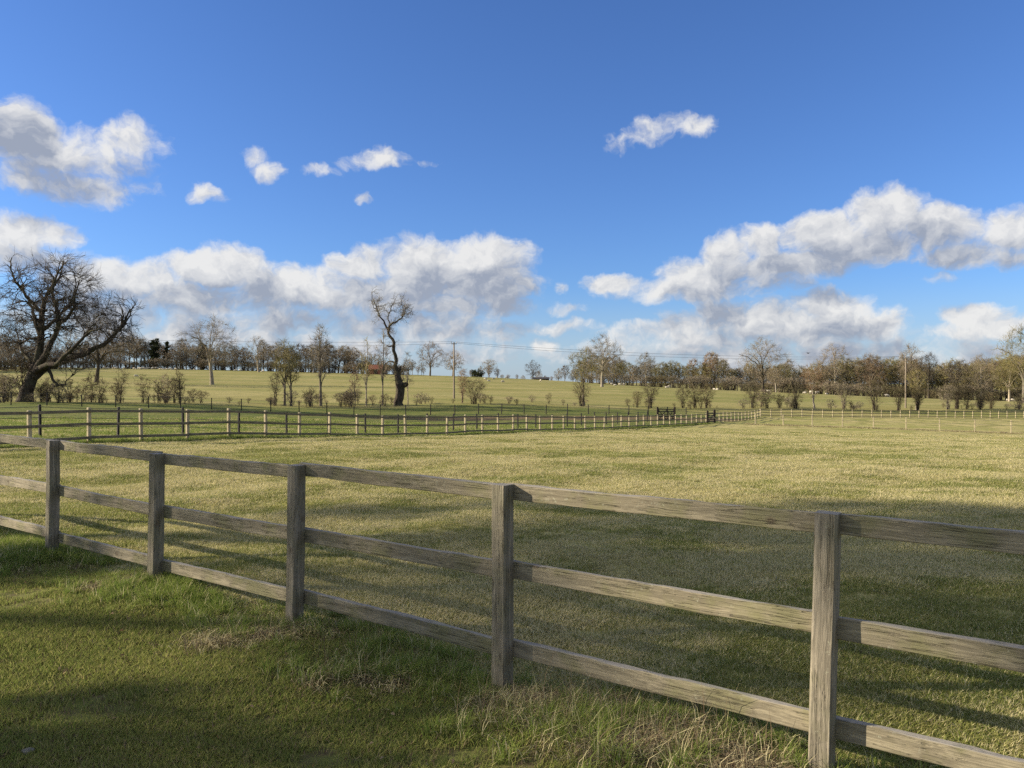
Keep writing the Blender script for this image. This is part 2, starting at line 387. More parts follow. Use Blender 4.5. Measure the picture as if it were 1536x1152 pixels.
# ------------------------------------------------------------------ ground
def build_ground():
    rs = np.concatenate([np.linspace(0.6, 14, 110), np.geomspace(14.2, 150, 150), np.geomspace(152, 480, 70), np.geomspace(500, 4500, 26)])
    na = 720
    a = np.linspace(0, 2*np.pi, na, endpoint=False)
    X = rs[:, None]*np.sin(a); Y = rs[:, None]*np.cos(a)
    Z = height(X, Y)
    V = np.stack([X, Y, Z], -1).reshape(-1, 3)
    V = np.vstack([V, [[0, 0, ht(0, 0)]]])
    i = np.arange(len(rs)-1)[:, None]*na; j = np.arange(na)[None]; jn = (j+1) % na
    q = np.stack([i+j, i+jn, i+na+jn, i+na+j], -1).reshape(-1, 4)[:, ::-1]
    c = len(V)-1
    t = np.stack([np.full(na, c), np.arange(na), (np.arange(na)+1) % na], -1)[:, ::-1]
    o = link('ground', mesh_np('ground', V, [q, t]), None, [ground_mat()])
    tag(o, kind='structure', label='grazed pasture rolling from the verge to the far sheep field', cat='ground')
build_ground()

# ------------------------------------------------------------------ near fence
def board(name, L, w, t, parent, m, rng, seg=14, wav=.004, ragged=0.0, axis='x'):
    """a sawn board of length L along local axis, corners slightly rounded and never quite straight"""
    c = min(w, t)*.10
    prof = np.array([(-t/2+c, -w/2), (t/2-c, -w/2), (t/2, -w/2+c), (t/2, w/2-c), (t/2-c, w/2), (-t/2+c, w/2), (-t/2, w/2-c), (-t/2, -w/2+c)])
    n = seg+1; s = np.linspace(0, L, n)
    ph = rng.uniform(0, 6, 6)
    dy = wav*np.sin(s*1.9+ph[0]) + wav*.4*np.sin(s*7+ph[1]); dz = wav*np.sin(s*1.5+ph[2]) + wav*.5*np.sin(s*6+ph[3])
    V = []
    for k in range(n):
        pr = prof.copy()
        pr[4:6, 1] += rng.normal(0, ragged, 2); pr[0:2, 1] += rng.normal(0, ragged*.5, 2)
        if axis == 'x': V += [(s[k], p[0]+dy[k], p[1]+dz[k]) for p in pr]
        else: V += [(p[0]+dy[k], p[1]+dz[k], s[k]) for p in pr]
    i = np.arange(seg)[:, None]*8; j = np.arange(8)[None]; jn = (j+1) % 8
    q = np.stack([i+j, i+jn, i+8+jn, i+8+j], -1).reshape(-1, 4)
    if axis == 'x': q = q[:, ::-1]
    me = bpy.data.meshes.new(name)
    faces = [list(map(int, f)) for f in q]
    e0, e1 = list(range(8)), [seg*8+k for k in range(8)]
    if axis == 'x': faces += [e0, e1[::-1]]
    else: faces += [e0[::-1], e1]
    me.from_pydata(V, [], faces); me.update()
    bm = bmesh.new(); bm.from_mesh(me); bmesh.ops.recalc_face_normals(bm, faces=bm.faces); bm.to_mesh(me); bm.free()
    return link(name, me, parent, [m])

def near_fence():
    rng = np.random.default_rng(5)
    root = empty('post_and_rail_fence', (P4[0], P4[1], 0), math.atan2(U[1], U[0]))
    tag(root, 'weathered brown three rail wooden fence crossing the foreground verge', 'fence')
    # local frame: x along U, y into the paddock
    loc = [((p[0]-P4[0])*U[0]+(p[1]-P4[1])*U[1], side(p[0], p[1])) for p in NEAR_POSTS]
    xs = [l[0] for l in loc]; ys = [l[1] for l in loc]
    xs = [xs[0]-3.62, xs[0]-1.81] + xs + [xs[-1]+1.76, xs[-1]+3.55]; ys = [ys[0]+.04, ys[0]+.02] + ys + [ys[-1], ys[-1]]
    tops = [1.12, 1.125, 1.13, 1.105, 1.122, 1.125, 1.133, 1.125, 1.13]
    W = .095
    wp = lambda x, y: (P4[0]+x*U[0]+y*NF[0], P4[1]+x*U[1]+y*NF[1])
    zs = []
    for i, (x, y) in enumerate(zip(xs, ys)):
        gx, gy = wp(x, y); z = ht(gx, gy); zs.append(z)
        p = board('post', tops[i]+.35, W, W, root, M_POST, rng, 10, .002, .0012, 'z')
        p.location = (x, y, -.35)
        p.rotation_euler = (rng.normal(0, .010), rng.normal(.012, .009), rng.normal(0, .04))
    for lvl, (zc, w) in enumerate(((1.078, .088), (.635, .095), (.190, .092))):
        for i in range(len(xs)-1):
            x0, x1 = xs[i], xs[i+1]
            a = zc + rng.normal(0, .006) + (tops[i]-1.125); b = zc + rng.normal(0, .006) + (tops[i+1]-1.125)
            if lvl == 2 and i in (4, 5): a += .01; b += .012
            L = x1-x0-.004
            r = board('rail', L, w, .038, root, M_RAIL, rng, 16, .003, .0022, 'x')
            r.location = (x0+.002, .5*(ys[i]+ys[i+1])+W/2+.0225, a)
            r.rotation_euler = (rng.normal(0, .02), -math.atan2(b-a, L), math.atan2(ys[i+1]-ys[i], L))
near_fence()

# ------------------------------------------------------------------ far fences
def box_me(name, L, w, t, axis='x'):
    """bevelled bar; axis x: starts at 0, axis z: starts at 0"""
    c = min(w, t)*.12
    bm = bmesh.new()
    bmesh.ops.create_cube(bm, size=1.0)
    for v in bm.verts:
        if axis == 'x': v.co = ((v.co.x+.5)*L, v.co.y*t, v.co.z*w)
        else: v.co = (v.co.x*w, v.co.y*t, (v.co.z+.5)*L)
    bmesh.ops.bevel(bm, geom=[e for e in bm.edges], offset=c, segments=1, affect='EDGES')
    me = bpy.data.meshes.new(name); bm.to_mesh(me); bm.free()
    return me
def part(name, me, parent, loc, rot=(0, 0, 0), m=None):
    o = bpy.data.objects.new(name, me); COL.objects.link(o); o.parent = parent
    o.location = loc; o.rotation_euler = rot
    if m and not me.materials: me.materials.append(m)
    return o
def far_fence(name, label, P0, V, k0, k1, step, post_h, post_w, rails, mp, mr, rail_w=.09, rail_t=.036, rail_side=-1, seed=1, cat='fence', wire=False, group=None, skip=()):
    """rails: heights of rail (or wire) centres. Posts stand at P0 + k*step*V."""
    rng = np.random.default_rng(seed)
    pts = [P0 + k*step*V for k in range(k0, k1+1)]
    o0 = pts[0]; z0 = ht(*o0); rz = math.atan2(V[1], V[0])
    root = empty(name, (o0[0], o0[1], z0), rz); tag(root, label, cat, group)
    posts = [box_me('post', post_h*f+.3, post_w, post_w, 'z') for f in (1.0, .985, 1.02)]
    for p in posts: p.materials.append(mp)
    zs = [ht(*p) for p in pts]; nrm_y = rail_side*(post_w/2+rail_t/2+.003)
    for i, p in enumerate(pts):
        part('post', posts[i % 3], root, (i*step, 0, zs[i]-z0-.3), (rng.normal(0, .012), rng.normal(0, .012), 0))
    rname = 'wire' if wire else 'rail'
    for h in rails:
        for i in range(len(pts)-1):
            if i in skip: continue
            dz = zs[i+1]-zs[i]; L = math.hypot(step, dz)
            if wire:
                me = wire_me(L, .012)
            else:
                me = box_me(rname, L-.004, rail_w, rail_t, 'x')
            me.materials.append(mr)
            part(rname, me, root, (i*step+.002, nrm_y, zs[i]-z0+h+rng.normal(0, .008)), (0, -math.atan2(dz, step), 0))
    return root
def wire_me(L, r):
    a = np.linspace(0, 2*np.pi, 6, endpoint=False)
    n = 5; s = np.linspace(0, L, n)
    V = [(s[k], r*math.cos(t), r*math.sin(t) - .015*math.sin(math.pi*s[k]/L)) for k in range(n) for t in a]
    i = np.arange(n-1)[:, None]*6; j = np.arange(6)[None]; jn = (j+1) % 6
    return mesh_np('wire', V, np.stack([i+j, i+6+j, i+6+jn, i+jn], -1).reshape(-1, 4))
RAILS3 = (1.03, .62, .20)
far_fence('paddock_fence', 'pale post and three rail fence running from the left edge away to the small gate', WL0, WLV, -4, 40, 1.8, 1.12, .105, RAILS3, M_POST_FAR, M_RAIL_FAR, seed=2)
g2a = WL0 + WLV*1.8*40.35; g2b = g2a + WLV*2.9
far_fence('paddock_fence', 'short far stretch of pale rail fence between the narrow gate and the paddock corner', g2b + WLV*.25, WLV, 0, 13, 1.87, 1.12, .11, RAILS3, M_POST_FAR, M_RAIL_FAR, seed=3)
far_fence('paddock_fence', 'far rail fence below the hedge, running from the paddock corner to the right edge', WR0, WRV, 0, 33, 1.8, 1.15, .11, RAILS3, M_POST_FAR, M_RAIL_FAR, seed=4)
far_fence('stake_fence', 'nearer row of slim black stakes and wires just behind the left wooden fence', RA0, RAV, -3, 22, 3.0, 1.18, .085, (1.1, .72, .38), M_BLACKPOST, M_WIRE, rail_t=.01, seed=5, wire=True)
far_fence('stake_fence', 'farther row of slim black stakes and wires along the foot of the hedgerow', RB0, RBV, -8, 21, 3.0, 1.22, .095, (1.15, .8, .4), M_BLACKPOST, M_WIRE, rail_t=.01, seed=6, wire=True)
far_fence('wire_fence', 'widely spaced pale posts with thin wires dividing the paddock on the right', WI0, WIV, 0, 11, 3.0, 1.28, .11, (1.22, .8), M_POST_FAR, M_WIRE, rail_t=.01, seed=7, wire=True)

# ------------------------------------------------------------------ gates
def gate_post(x, y, h, label, w=.17):
    o = link('gate_post', box_me('gate_post', h+.35, w, w, 'z'), None, [M_GATE])
    o.location = (x, y, ht(x, y)-.35); tag(o, label, 'gate post', 'dark gate posts'); return o
def field_gate(name, A, V, L, H, label, bars, diag):
    x, y = A; z = ht(x, y); e = A+V*L; dz = ht(*e)-z
    root = empty(name, (x, y, z), math.atan2(V[1], V[0])); tag(root, label, 'gate')
    slope = math.atan2(dz, L)
    for k in range(bars):
        h = .18+(H-.25)*(k/(bars-1))
        part('bar', box_me('bar', L, .11, .04), root, (0, 0, h), (0, -slope, 0), M_GATE)
    for s_, zz in ((.04, 0), (L-.04, dz)):
        part('stile', box_me('stile', H, .085, .07, 'z'), root, (s_, 0, .1+zz), (0, 0, 0), M_GATE)
    for (x0, z0, x1, z1) in diag:
        ang = math.atan2((z1-z0)*H, (x1-x0)*L); ln = math.hypot((z1-z0)*H, (x1-x0)*L)
        part('brace', box_me('brace', ln, .10, .022), root, (x0*L, -.028, .12+z0*H+dz*x0), (0, -ang-slope, 0), M_GATE)
    return root
gA = np.array([16.75, 88.3]); gV = np.array([.75, .66])/math.hypot(.75, .66)
field_gate('field_gate', gA+gV*.12, gV, 3.0, 1.38, 'wide dark five bar gate with crossed braces at the end of the lane', 5, ((0.02, 0, .5, .8), (.5, .8, .98, 0), (.02, .8, .5, 0), (.5, 0, .98, .8)))
gate_post(*(gA), 1.6, 'dark post at the hinge end of the wide field gate')
gate_post(*(gA+gV*3.28), 1.6, 'dark post at the latch end of the wide field gate')
field_gate('paddock_gate', g2a+WLV*.12, WLV, 2.6, 1.15, 'narrow dark gate closing the gap in the pale paddock fence', 5, ((0.02, 0, .98, .8),))
gate_post(*g2a, 1.42, 'left dark post of the narrow paddock gate', .2)
gate_post(*(g2a+WLV*2.86), 1.5, 'thicker right dark post of the narrow paddock gate', .24)
def prop():
    nrm = np.array([WLV[1], -WLV[0]])
    a = g2a + WLV*.1 + nrm*.12; b = g2a + WLV*1.2 + nrm*1.5
    za, zb = ht(*a)+.98, ht(*b)
    v = Vector((b[0]-a[0], b[1]-a[1], zb-za))
    o = link('timber_prop', box_me('timber_prop', v.length, .10, .08), None, [M_POST_FAR])
    o.location = (a[0], a[1], za); o.rotation_euler = v.to_track_quat('X', 'Z').to_euler()
    tag(o, 'pale sloping timber prop leaning against the left post of the narrow gate', 'prop')
prop()

# ------------------------------------------------------------------ utility poles, wires, bird
def tube_np(P, Rd, sides, ref=None):
    """P (N,K,3) polylines, Rd (N,K) radii -> verts, quads"""
    P = np.asarray(P, float); N, K, _ = P.shape
    T = np.gradient(P, axis=1); T /= np.linalg.norm(T, axis=2, keepdims=True)+1e-9
    if ref is None: ref = np.array([0.31, 0.87, 0.38])
    rf = np.broadcast_to(ref, T.shape)
    A = rf-(rf*T).sum(-1, keepdims=True)*T; A /= np.linalg.norm(A, axis=2, keepdims=True)+1e-9
    B = np.cross(T, A)
    th = np.linspace(0, 2*np.pi, sides, endpoint=False)
    V = P[:, :, None]+Rd[:, :, None, None]*(np.cos(th)[None, None, :, None]*A[:, :, None]+np.sin(th)[None, None, :, None]*B[:, :, None])
    base = (np.arange(N)*K*sides)[:, None, None]; i = (np.arange(K-1)*sides)[None, :, None]; j = np.arange(sides)[None, None]; jn = (j+1) % sides
    q = np.stack([base+i+j, base+i+jn, base+i+sides+jn, base+i+sides+j], -1).reshape(-1, 4)
    return V.reshape(-1, 3), q
def join(parts):
    vs_, fs, mi, o = [], [], [], 0
    for k, (v, f) in enumerate(parts):
        vs_.append(v); fs.append(f+o); mi.append(np.full(len(f), k)); o += len(v)
    return np.vstack(vs_), np.vstack(fs), np.concatenate(mi)
def pole(px, d, H, label, arm):
    x, y, z = at(px, d)
    root = empty('utility_pole', (x, y, z), 0); tag(root, label, 'utility pole', 'wooden poles carrying the wires')
    P = np.array([[(0, 0, -.3), (0, 0, H*.5), (0, 0, H)]]); v, q = tube_np(P, np.array([[.15, .13, .10]]), 10)
    v = np.vstack([v, [[0, 0, H]]]); n = len(v)-1
    part('shaft', mesh_np('shaft', v, [q, np.array([[n-10+k, n-10+(k+1) % 10, n] for k in range(10)])]), root, (0, 0, 0), m=M_POLE)
    if arm:
        part('crossarm', box_me('crossarm', 2.6, .13, .11), root, (-1.3, -.15, H-.22), m=M_STEEL)
        ins = ((-1.2, -.15), (0, 0), (1.2, -.15))
        for s_ in (-1, 1):
            part('arm_brace', box_me('arm_brace', .95, .05, .03), root, (0, -.14, H-.95), (0, -math.pi/2+s_*.85, 0), M_STEEL)
    else:
        part('bracket', box_me('bracket', .9, .09, .09), root, (-.45, -.13, H-.25), m=M_STEEL)
        ins = ((-.42, -.13), (.42, -.13))
    for (ix, iy) in ins:
        Pp = np.array([[(0, 0, 0), (0, 0, .06), (0, 0, .12), (0, 0, .22), (0, 0, .26)]]); v, q = tube_np(Pp, np.array([[.03, .06, .05, .07, .01]]), 8)
        part('insulator', mesh_np('insulator', v, q), root, (ix, iy, H-(.16 if (ix or arm) else 0)), m=M_PORCELAIN)
    return np.array([x, y, z+H]), ins
p1, i1 = pole(681, 121, 8.9, 'tall thin wooden pole with a short bracket standing beside a dark twiggy bush', False)
p2, i2 = pole(1358.5, 139, 9.3, 'pale wooden pole with a long crossarm standing among the right hand bushes', True)
def span(a, b, sag, label, r=.018):
    t = np.linspace(0, 1, 40)[:, None]
    P = a*(1-t)+b*t; P[:, 2] -= 4*sag*(t[:, 0]*(1-t[:, 0]))
    v, q = tube_np(P[None], np.full((1, 40), r), 5, np.array([0, 0, 1.0]))
    o = link('overhead_wire', mesh_np('overhead_wire', v, q), None, [M_WIRE]); tag(o, label, 'wire', 'wires between the two poles')
for s_, txt in ((0, 'upper'), (-1, 'lower')):
    a = p1+np.array([i1[s_][0], i1[s_][1], .1+(.0 if s_ == 0 else -.25)]); b = p2+np.array([i2[s_][0], i2[s_][1], .05])
    span(a, b, .9 if s_ == 0 else 1.3, txt + ' thin dark wire strung between the two wooden poles')
    far = p1+np.array([-95, -14, 1.5 if s_ == 0 else 1.0])
    span(a, far, .8 if s_ == 0 else 1.3, txt + ' thin dark wire running left from the pole behind the gnarled tree')
def bird():
    X, Y = (1212-768)/F_PX*120, 120; z = EYE+(572-530)/F_PX*120
    P = np.array([[(-.24, 0, 0), (-.15, 0, .01), (0, 0, .02), (.14, 0, .03), (.22, 0, .03), (.27, 0, .02)]]); v, q = tube_np(P, np.array([[.035, .05, .075, .06, .045, .008]]), 8)
    root = link('bird', mesh_np('bird', v, q), None, [M_BIRD]); root.location = (X, Y, z); root.rotation_euler = (0.1, 0.1, .5)
    tag(root, 'small dark bird gliding above the trees on the right', 'bird')
    for s_ in (-1, 1):
        pts = [(-.09, 0, .03), (.09, 0, .03), (.07, .22, .13), (-.10, .22, .12), (.0, .46, .10), (-.09, .44, .09)]
        pts = [(x, s_*y, z_) for x, y, z_ in pts]; top = [(x, y, z_+.012) for x, y, z_ in pts]
        f = [(0, 1, 2, 3), (3, 2, 4, 5), (7, 6, 9, 8), (9, 11, 10, 8), (0, 6, 7, 1), (1, 7, 8, 2), (2, 8, 10, 4), (4, 10, 11, 5), (5, 11, 9, 3), (3, 9, 6, 0)]
        me = bpy.data.meshes.new('wing'); me.from_pydata(pts+top, [], f); part('wing', me, root, (0, 0, 0), m=M_BIRD)
bird()

# ------------------------------------------------------------------ trees
def unit(v): return v/(np.linalg.norm(v, axis=-1, keepdims=True)+1e-9)
def walk(rng, S, Dr, L, R0, K, wander, up, taper):
    """grow N branches at once: start S, direction Dr, length L, base radius R0 -> (P, radii)"""
    N = len(S); P = np.empty((N, K+1, 3)); P[:, 0] = S; d = unit(Dr); st = (L/K)[:, None]
    for k in range(K):
        d = d+rng.normal(0, wander, (N, 3)); d[:, 2] += up
        d = unit(d); P[:, k+1] = P[:, k]+d*st
    t = np.linspace(0, 1, K+1)[None]
    return P, R0[:, None]*(1-t*(1-taper))
def sprout(rng, P, Rd, n, t0, t1, ang, ang_sd, L_lo, L_hi, rratio, rmin):
    """n children on every parent polyline"""
    N, K1, _ = P.shape; K = K1-1
    t = t0+(t1-t0)*((np.arange(n)[None]+rng.uniform(0, 1, (N, n)))/n)
    f = np.clip(t*K, 0, K-1e-4); i = f.astype(int); w = (f-i)[..., None]
    ar = np.arange(N)[:, None]
    A = P[ar, i]; B = P[ar, i+1]; S = A*(1-w)+B*w; T = unit(B-A)
    rr = Rd[ar, i]*(1-w[..., 0])+Rd[ar, i+1]*w[..., 0]
    side_ = unit(np.cross(T, unit(rng.normal(0, 1, (N, n, 3)))))
    a = np.clip(rng.normal(ang, ang_sd, (N, n)), .1, 1.7)[..., None]
    Dd = T*np.cos(a)+side_*np.sin(a)
    L = rng.uniform(L_lo, L_hi, (N, n))
    r = np.maximum(rr*rratio*rng.uniform(.75, 1.1, (N, n)), rmin)
    return S.reshape(-1, 3), Dd.reshape(-1, 3), L.ravel(), r.ravel()
def cloud_of(lst):
    """points, tangents and radii of a list of (P, R) polylines"""
    return (np.vstack([p[:, 1:].reshape(-1, 3) for p, r in lst]), np.vstack([unit(np.gradient(p, axis=1))[:, 1:].reshape(-1, 3) for p, r in lst]),
            np.concatenate([r[:, 1:].ravel() for p, r in lst]))
def reach(rng, lst, targets, K, rratio, rmin, crook, lift=.12, slim=.012):
    """branches that leave the nearest suitable limb and grow to each target"""
    pts, tan, rad = cloud_of(lst)
    v = targets[:, None]-pts[None]; d = np.linalg.norm(v, axis=2)+1e-6
    cosn = (v*tan[None]).sum(-1)/d
    i = np.argmin(d*(1.7-.7*cosn), axis=1); ar = np.arange(len(targets))
    S = pts[i]; dist = d[ar, i][:, None]
    c = S+(tan[i]*.42+np.array([0, 0, lift]))*dist
    t = np.linspace(0, 1, K+1)[None, :, None]
    P = S[:, None]*(1-t)**2+2*c[:, None]*t*(1-t)+targets[:, None]*t*t
    j = rng.normal(0, 1, P.shape)*(crook*dist[:, None])*np.sin(np.pi*np.clip(t, 0, 1))**.5
    j[:, 0] = 0; P = P+j
    r0 = np.clip(rad[i]*rratio, rmin, None)
    r0 = np.minimum(r0, rmin+slim*dist[:, 0]+.15*rad[i])
    tt = np.linspace(0, 1, K+1)[None]
    return P, np.maximum(r0[:, None]*(1-.72*tt), rmin*.7)
# crown shapes: (lowest part of crown, width profile over crown height 0..1)
PROFILE = {
 'dome':  (.24, [.55, .85, 1.0, 1.0, .93, .78, .50, .12]),
 'oak':   (.36, [.45, .85, 1.0, 1.0, .95, .80, .52, .12]),
 'vase':  (.26, [.22, .42, .62, .82, .95, 1.0, .80, .25]),
 'tall':  (.36, [.50, .80, .95, 1.0, .95, .85, .62, .15]),
 'thin':  (.38, [.55, .95, 1.0, .90, .80, .65, .42, .10]),
}
def envelope(rng, n, H, W, prof, hb, bias=.5, top=1.0):
    z = rng.uniform(0, 1, n*3); a = rng.uniform(0, 2*np.pi, n*3)
    pr = np.interp(z, np.linspace(0, 1, len(prof)), prof)
    keep = rng.uniform(0, 1, n*3) < pr**1.4+.05
    z, a, pr = z[keep][:n], a[keep][:n], pr[keep][:n]
    ph = rng.uniform(0, 6, 4)
    lump = 1+.13*np.sin(3*a+ph[0]+4*z)+.10*np.sin(5*a+ph[1]-7*z)+.08*np.sin(2*a+11*z+ph[2])
    rr = rng.uniform(0, 1, len(z))**bias*pr*lump*W/2*.93
    return np.stack([np.cos(a)*rr, np.sin(a)*rr, H*(hb+(1-hb)*z*top)*(1+.02*np.sin(3*a+ph[3]))], -1)
def gen_tree(seed, preset, H, W, dens=1.0, twig_r=.014, n4=None, lean=.0, hb=None):
    rng = np.random.default_rng(seed); hb0, prof = PROFILE[preset]; hb = hb0 if hb is None else hb
    tr = {'dome': .026, 'oak': .027, 'vase': .022, 'tall': .017, 'thin': .0095}[preset]*H
    hf = {'dome': .50, 'oak': .55, 'vase': .38, 'tall': .80, 'thin': .92}[preset]
    n1, n2, n3 = {'dome': (13, 90, 520), 'oak': (10, 80, 480), 'vase': (12, 80, 430), 'tall': (12, 75, 380), 'thin': (9, 45, 160)}[preset]
    K = 14; zz = np.linspace(0, 1, K+1)
    ph = rng.uniform(0, 6, 4); wob = {'dome': .010, 'oak': .018, 'vase': .012, 'tall': .012, 'thin': .008}[preset]*H
    top = np.array([rng.normal(0, .03)*H, rng.normal(0, .02)*H])
    P0 = np.stack([top[0]*zz+wob*np.sin(zz*5+ph[0])*zz+lean*H*zz, top[1]*zz+wob*np.sin(zz*4+ph[1])*zz, hf*H*zz-.15*(1-zz)], -1)[None]
    fl = np.interp(zz, [0, .06, .3, .6, 1], [1.45, 1.1, .92, .62, .28])
    L0 = (P0, (tr*fl)[None])
    off = np.array([top[0]+lean*H, top[1], 0])*.7
    t1 = envelope(rng, n1, H*.97, W*.86, prof, hb, .35)+off
    up = P0[:, 3:] if preset in ('dome', 'oak', 'vase') else P0[:, 2:]
    ur = L0[1][:, 3:] if preset in ('dome', 'oak', 'vase') else L0[1][:, 2:]
    # limbs leave well below where they end
    Pl, Rl = reach(rng, [(up, ur)], t1-np.array([0, 0, .30*H])*np.array([0, 0, 1]), 9, .62, .03, .02, .2, .02)
    tt = np.linspace(0, 1, 10)[None, :, None]
    Pl = Pl+np.array([0, 0, .30*H])*tt**1.2
    L1 = (Pl, Rl*1.0)
    t2 = envelope(rng, int(n2*dens), H*.985, W*.95, prof, hb, .45)+off
    L2 = reach(rng, [(up[:, 4:], ur[:, 4:]), L1], t2, 6, .55, twig_r*1.5, .035, .10)
    t3 = envelope(rng, int(n3*dens), H, W, prof, hb, .5)+off
    L3 = reach(rng, [L1, L2], t3, 4, .6, twig_r*1.15, .05, .08, .008)
    sp = H*.065
    S, D, L, r = sprout(rng, *L3, 5 if n4 is None else n4, .1, 1.0, .75, .25, sp*.6, sp*1.35, .7, twig_r)
    D = D+unit(S-np.array([0, 0, H*.4]))*.25
    P4_, R4 = walk(rng, S, D, L, r, 3, .16, .06, .5)
    R4 = np.maximum(R4, twig_r*.5)
    def asm(l):
        vs_, fs, o = [], [], 0
        for (P, Rr), s_ in l:
            v, q = tube_np(P, Rr, s_, unit(np.array([.3, .8, .5]))); vs_.append(v); fs.append(q+o); o += len(v)
        return np.vstack(vs_), np.vstack(fs)
    return asm([(L0, 10), (L1, 6)]), asm([(L2, 4), (L3, 3), ((P4_, R4), 3)])
def plant_tree(kind, label, px, d, H, W, seed, preset, mt, mc, group=None, dens=1.0, twig_r=.014, lean=0.0):
    x, y, z = at(px, d)
    root = empty(kind, (x, y, z-.1)); tag(root, label, 'tree', group)
    (tv, tq), (cv, cq) = gen_tree(seed, preset, H, W, dens, twig_r, lean=lean)
    link('trunk', mesh_np('trunk', tv, tq), root, [mt]); link('crown', mesh_np('crown', cv, cq), root, [mc])
    return root
def gen_bush(seed, H, W, stems=14, dens=1.0, twig_r=.012):
    rng = np.random.default_rng(seed); prof = [.22, .40, .62, .82, .97, 1.0, .78, .25]
    a = rng.uniform(0, 2*np.pi, stems); rad = rng.uniform(.02, W*.10, stems)
    S = np.stack([np.cos(a)*rad, np.sin(a)*rad, np.full(stems, -.1)], -1)
    T = envelope(rng, stems, H*.95, W*.9, prof, .45, .4)
    t = np.linspace(0, 1, 8)[None, :, None]
    c = S+np.array([0, 0, 1.0])*(T[:, 2:3]*.55)
    P = S[:, None]*(1-t)**2+2*c[:, None]*t*(1-t)+T[:, None]*t*t+rng.normal(0, .015*H, (len(T), 8, 3))*np.sin(np.pi*t)**.5
    R_ = (rng.uniform(.007, .012, len(T))*H)[:, None]*np.linspace(1, .3, 8)[None]
    L1 = (P, np.maximum(R_, twig_r))
    L2 = reach(rng, [L1], envelope(rng, int(75*dens), H, W, prof, .08, .55), 5, .6, twig_r*1.2, .05, .1)
    L3 = reach(rng, [L1, L2], envelope(rng, int(190*dens), H, W, prof, .06, .55), 4, .6, twig_r, .06, .08, .008)
    S, D, L, r = sprout(rng, *L3, 4, .1, 1.0, .75, .25, H*.06, H*.19, .8, twig_r)
    L4 = walk(rng, S, D, L, r, 3, .18, .06, .5)
    a_, b_, _ = join([tube_np(*L2, 3), tube_np(*L3, 3), tube_np(*L4, 3)])
    return tube_np(*L1, 5), (a_, b_)
def plant_bush(kind, label, px, d, H, W, seed, mt, mc, stems=14, dens=1.0, group=None, twig_r=.012):
    x, y, z = at(px, d)
    root = empty(kind, (x, y, z), 0); tag(root, label, 'bush', group)
    (tv, tq), (cv, cq) = gen_bush(seed, H, W, stems, dens, twig_r)
    link('stems', mesh_np('stems', tv, tq), root, [mt]); link('crown', mesh_np('crown', cv, cq), root, [mc])
    return root
def hd(px): return float(np.interp(px, [0, 40, 700, 1150, 1536], [80, 83, 107, 127, 141]))
def hm(px, npx): return npx/F_PX*hd(px)

# --- the big leaning tree on the left, its limbs drawn in metres from its foot
def sc_pts(d, base, pts):
    """silhouette points (photo px offsets) with a depth of their own in metres -> metres from the foot"""
    k = d/F_PX
    return [((x-base[0])*k, dy, (base[1]-y)*k, r) for (x, y, dy, r) in pts]
def resample(rng, q, n, jit):
    q = np.array(q); tt = np.linspace(0, len(q)-1, n); ii = np.clip(tt.astype(int), 0, len(q)-2); w = (tt-ii)[:, None]
    o = q[ii]*(1-w)+q[ii+1]*w
    o[1:-1, :3] += rng.normal(0, jit, (n-2, 3)); return o
def lobe(rng, n, c, r, bias=.45):
    """points filling a lumpy ellipsoid, denser outward"""
    v = unit(rng.normal(0, 1, (n, 3))); ph = rng.uniform(0, 6, 3)
    l = 1+.14*np.sin(4*v[:, 0]+ph[0])+.12*np.sin(5*v[:, 2]+ph[1])+.1*np.sin(6*v[:, 1]+ph[2])
    return np.array(c)+v*np.array(r)*(rng.uniform(0, 1, n)**bias*l)[:, None]
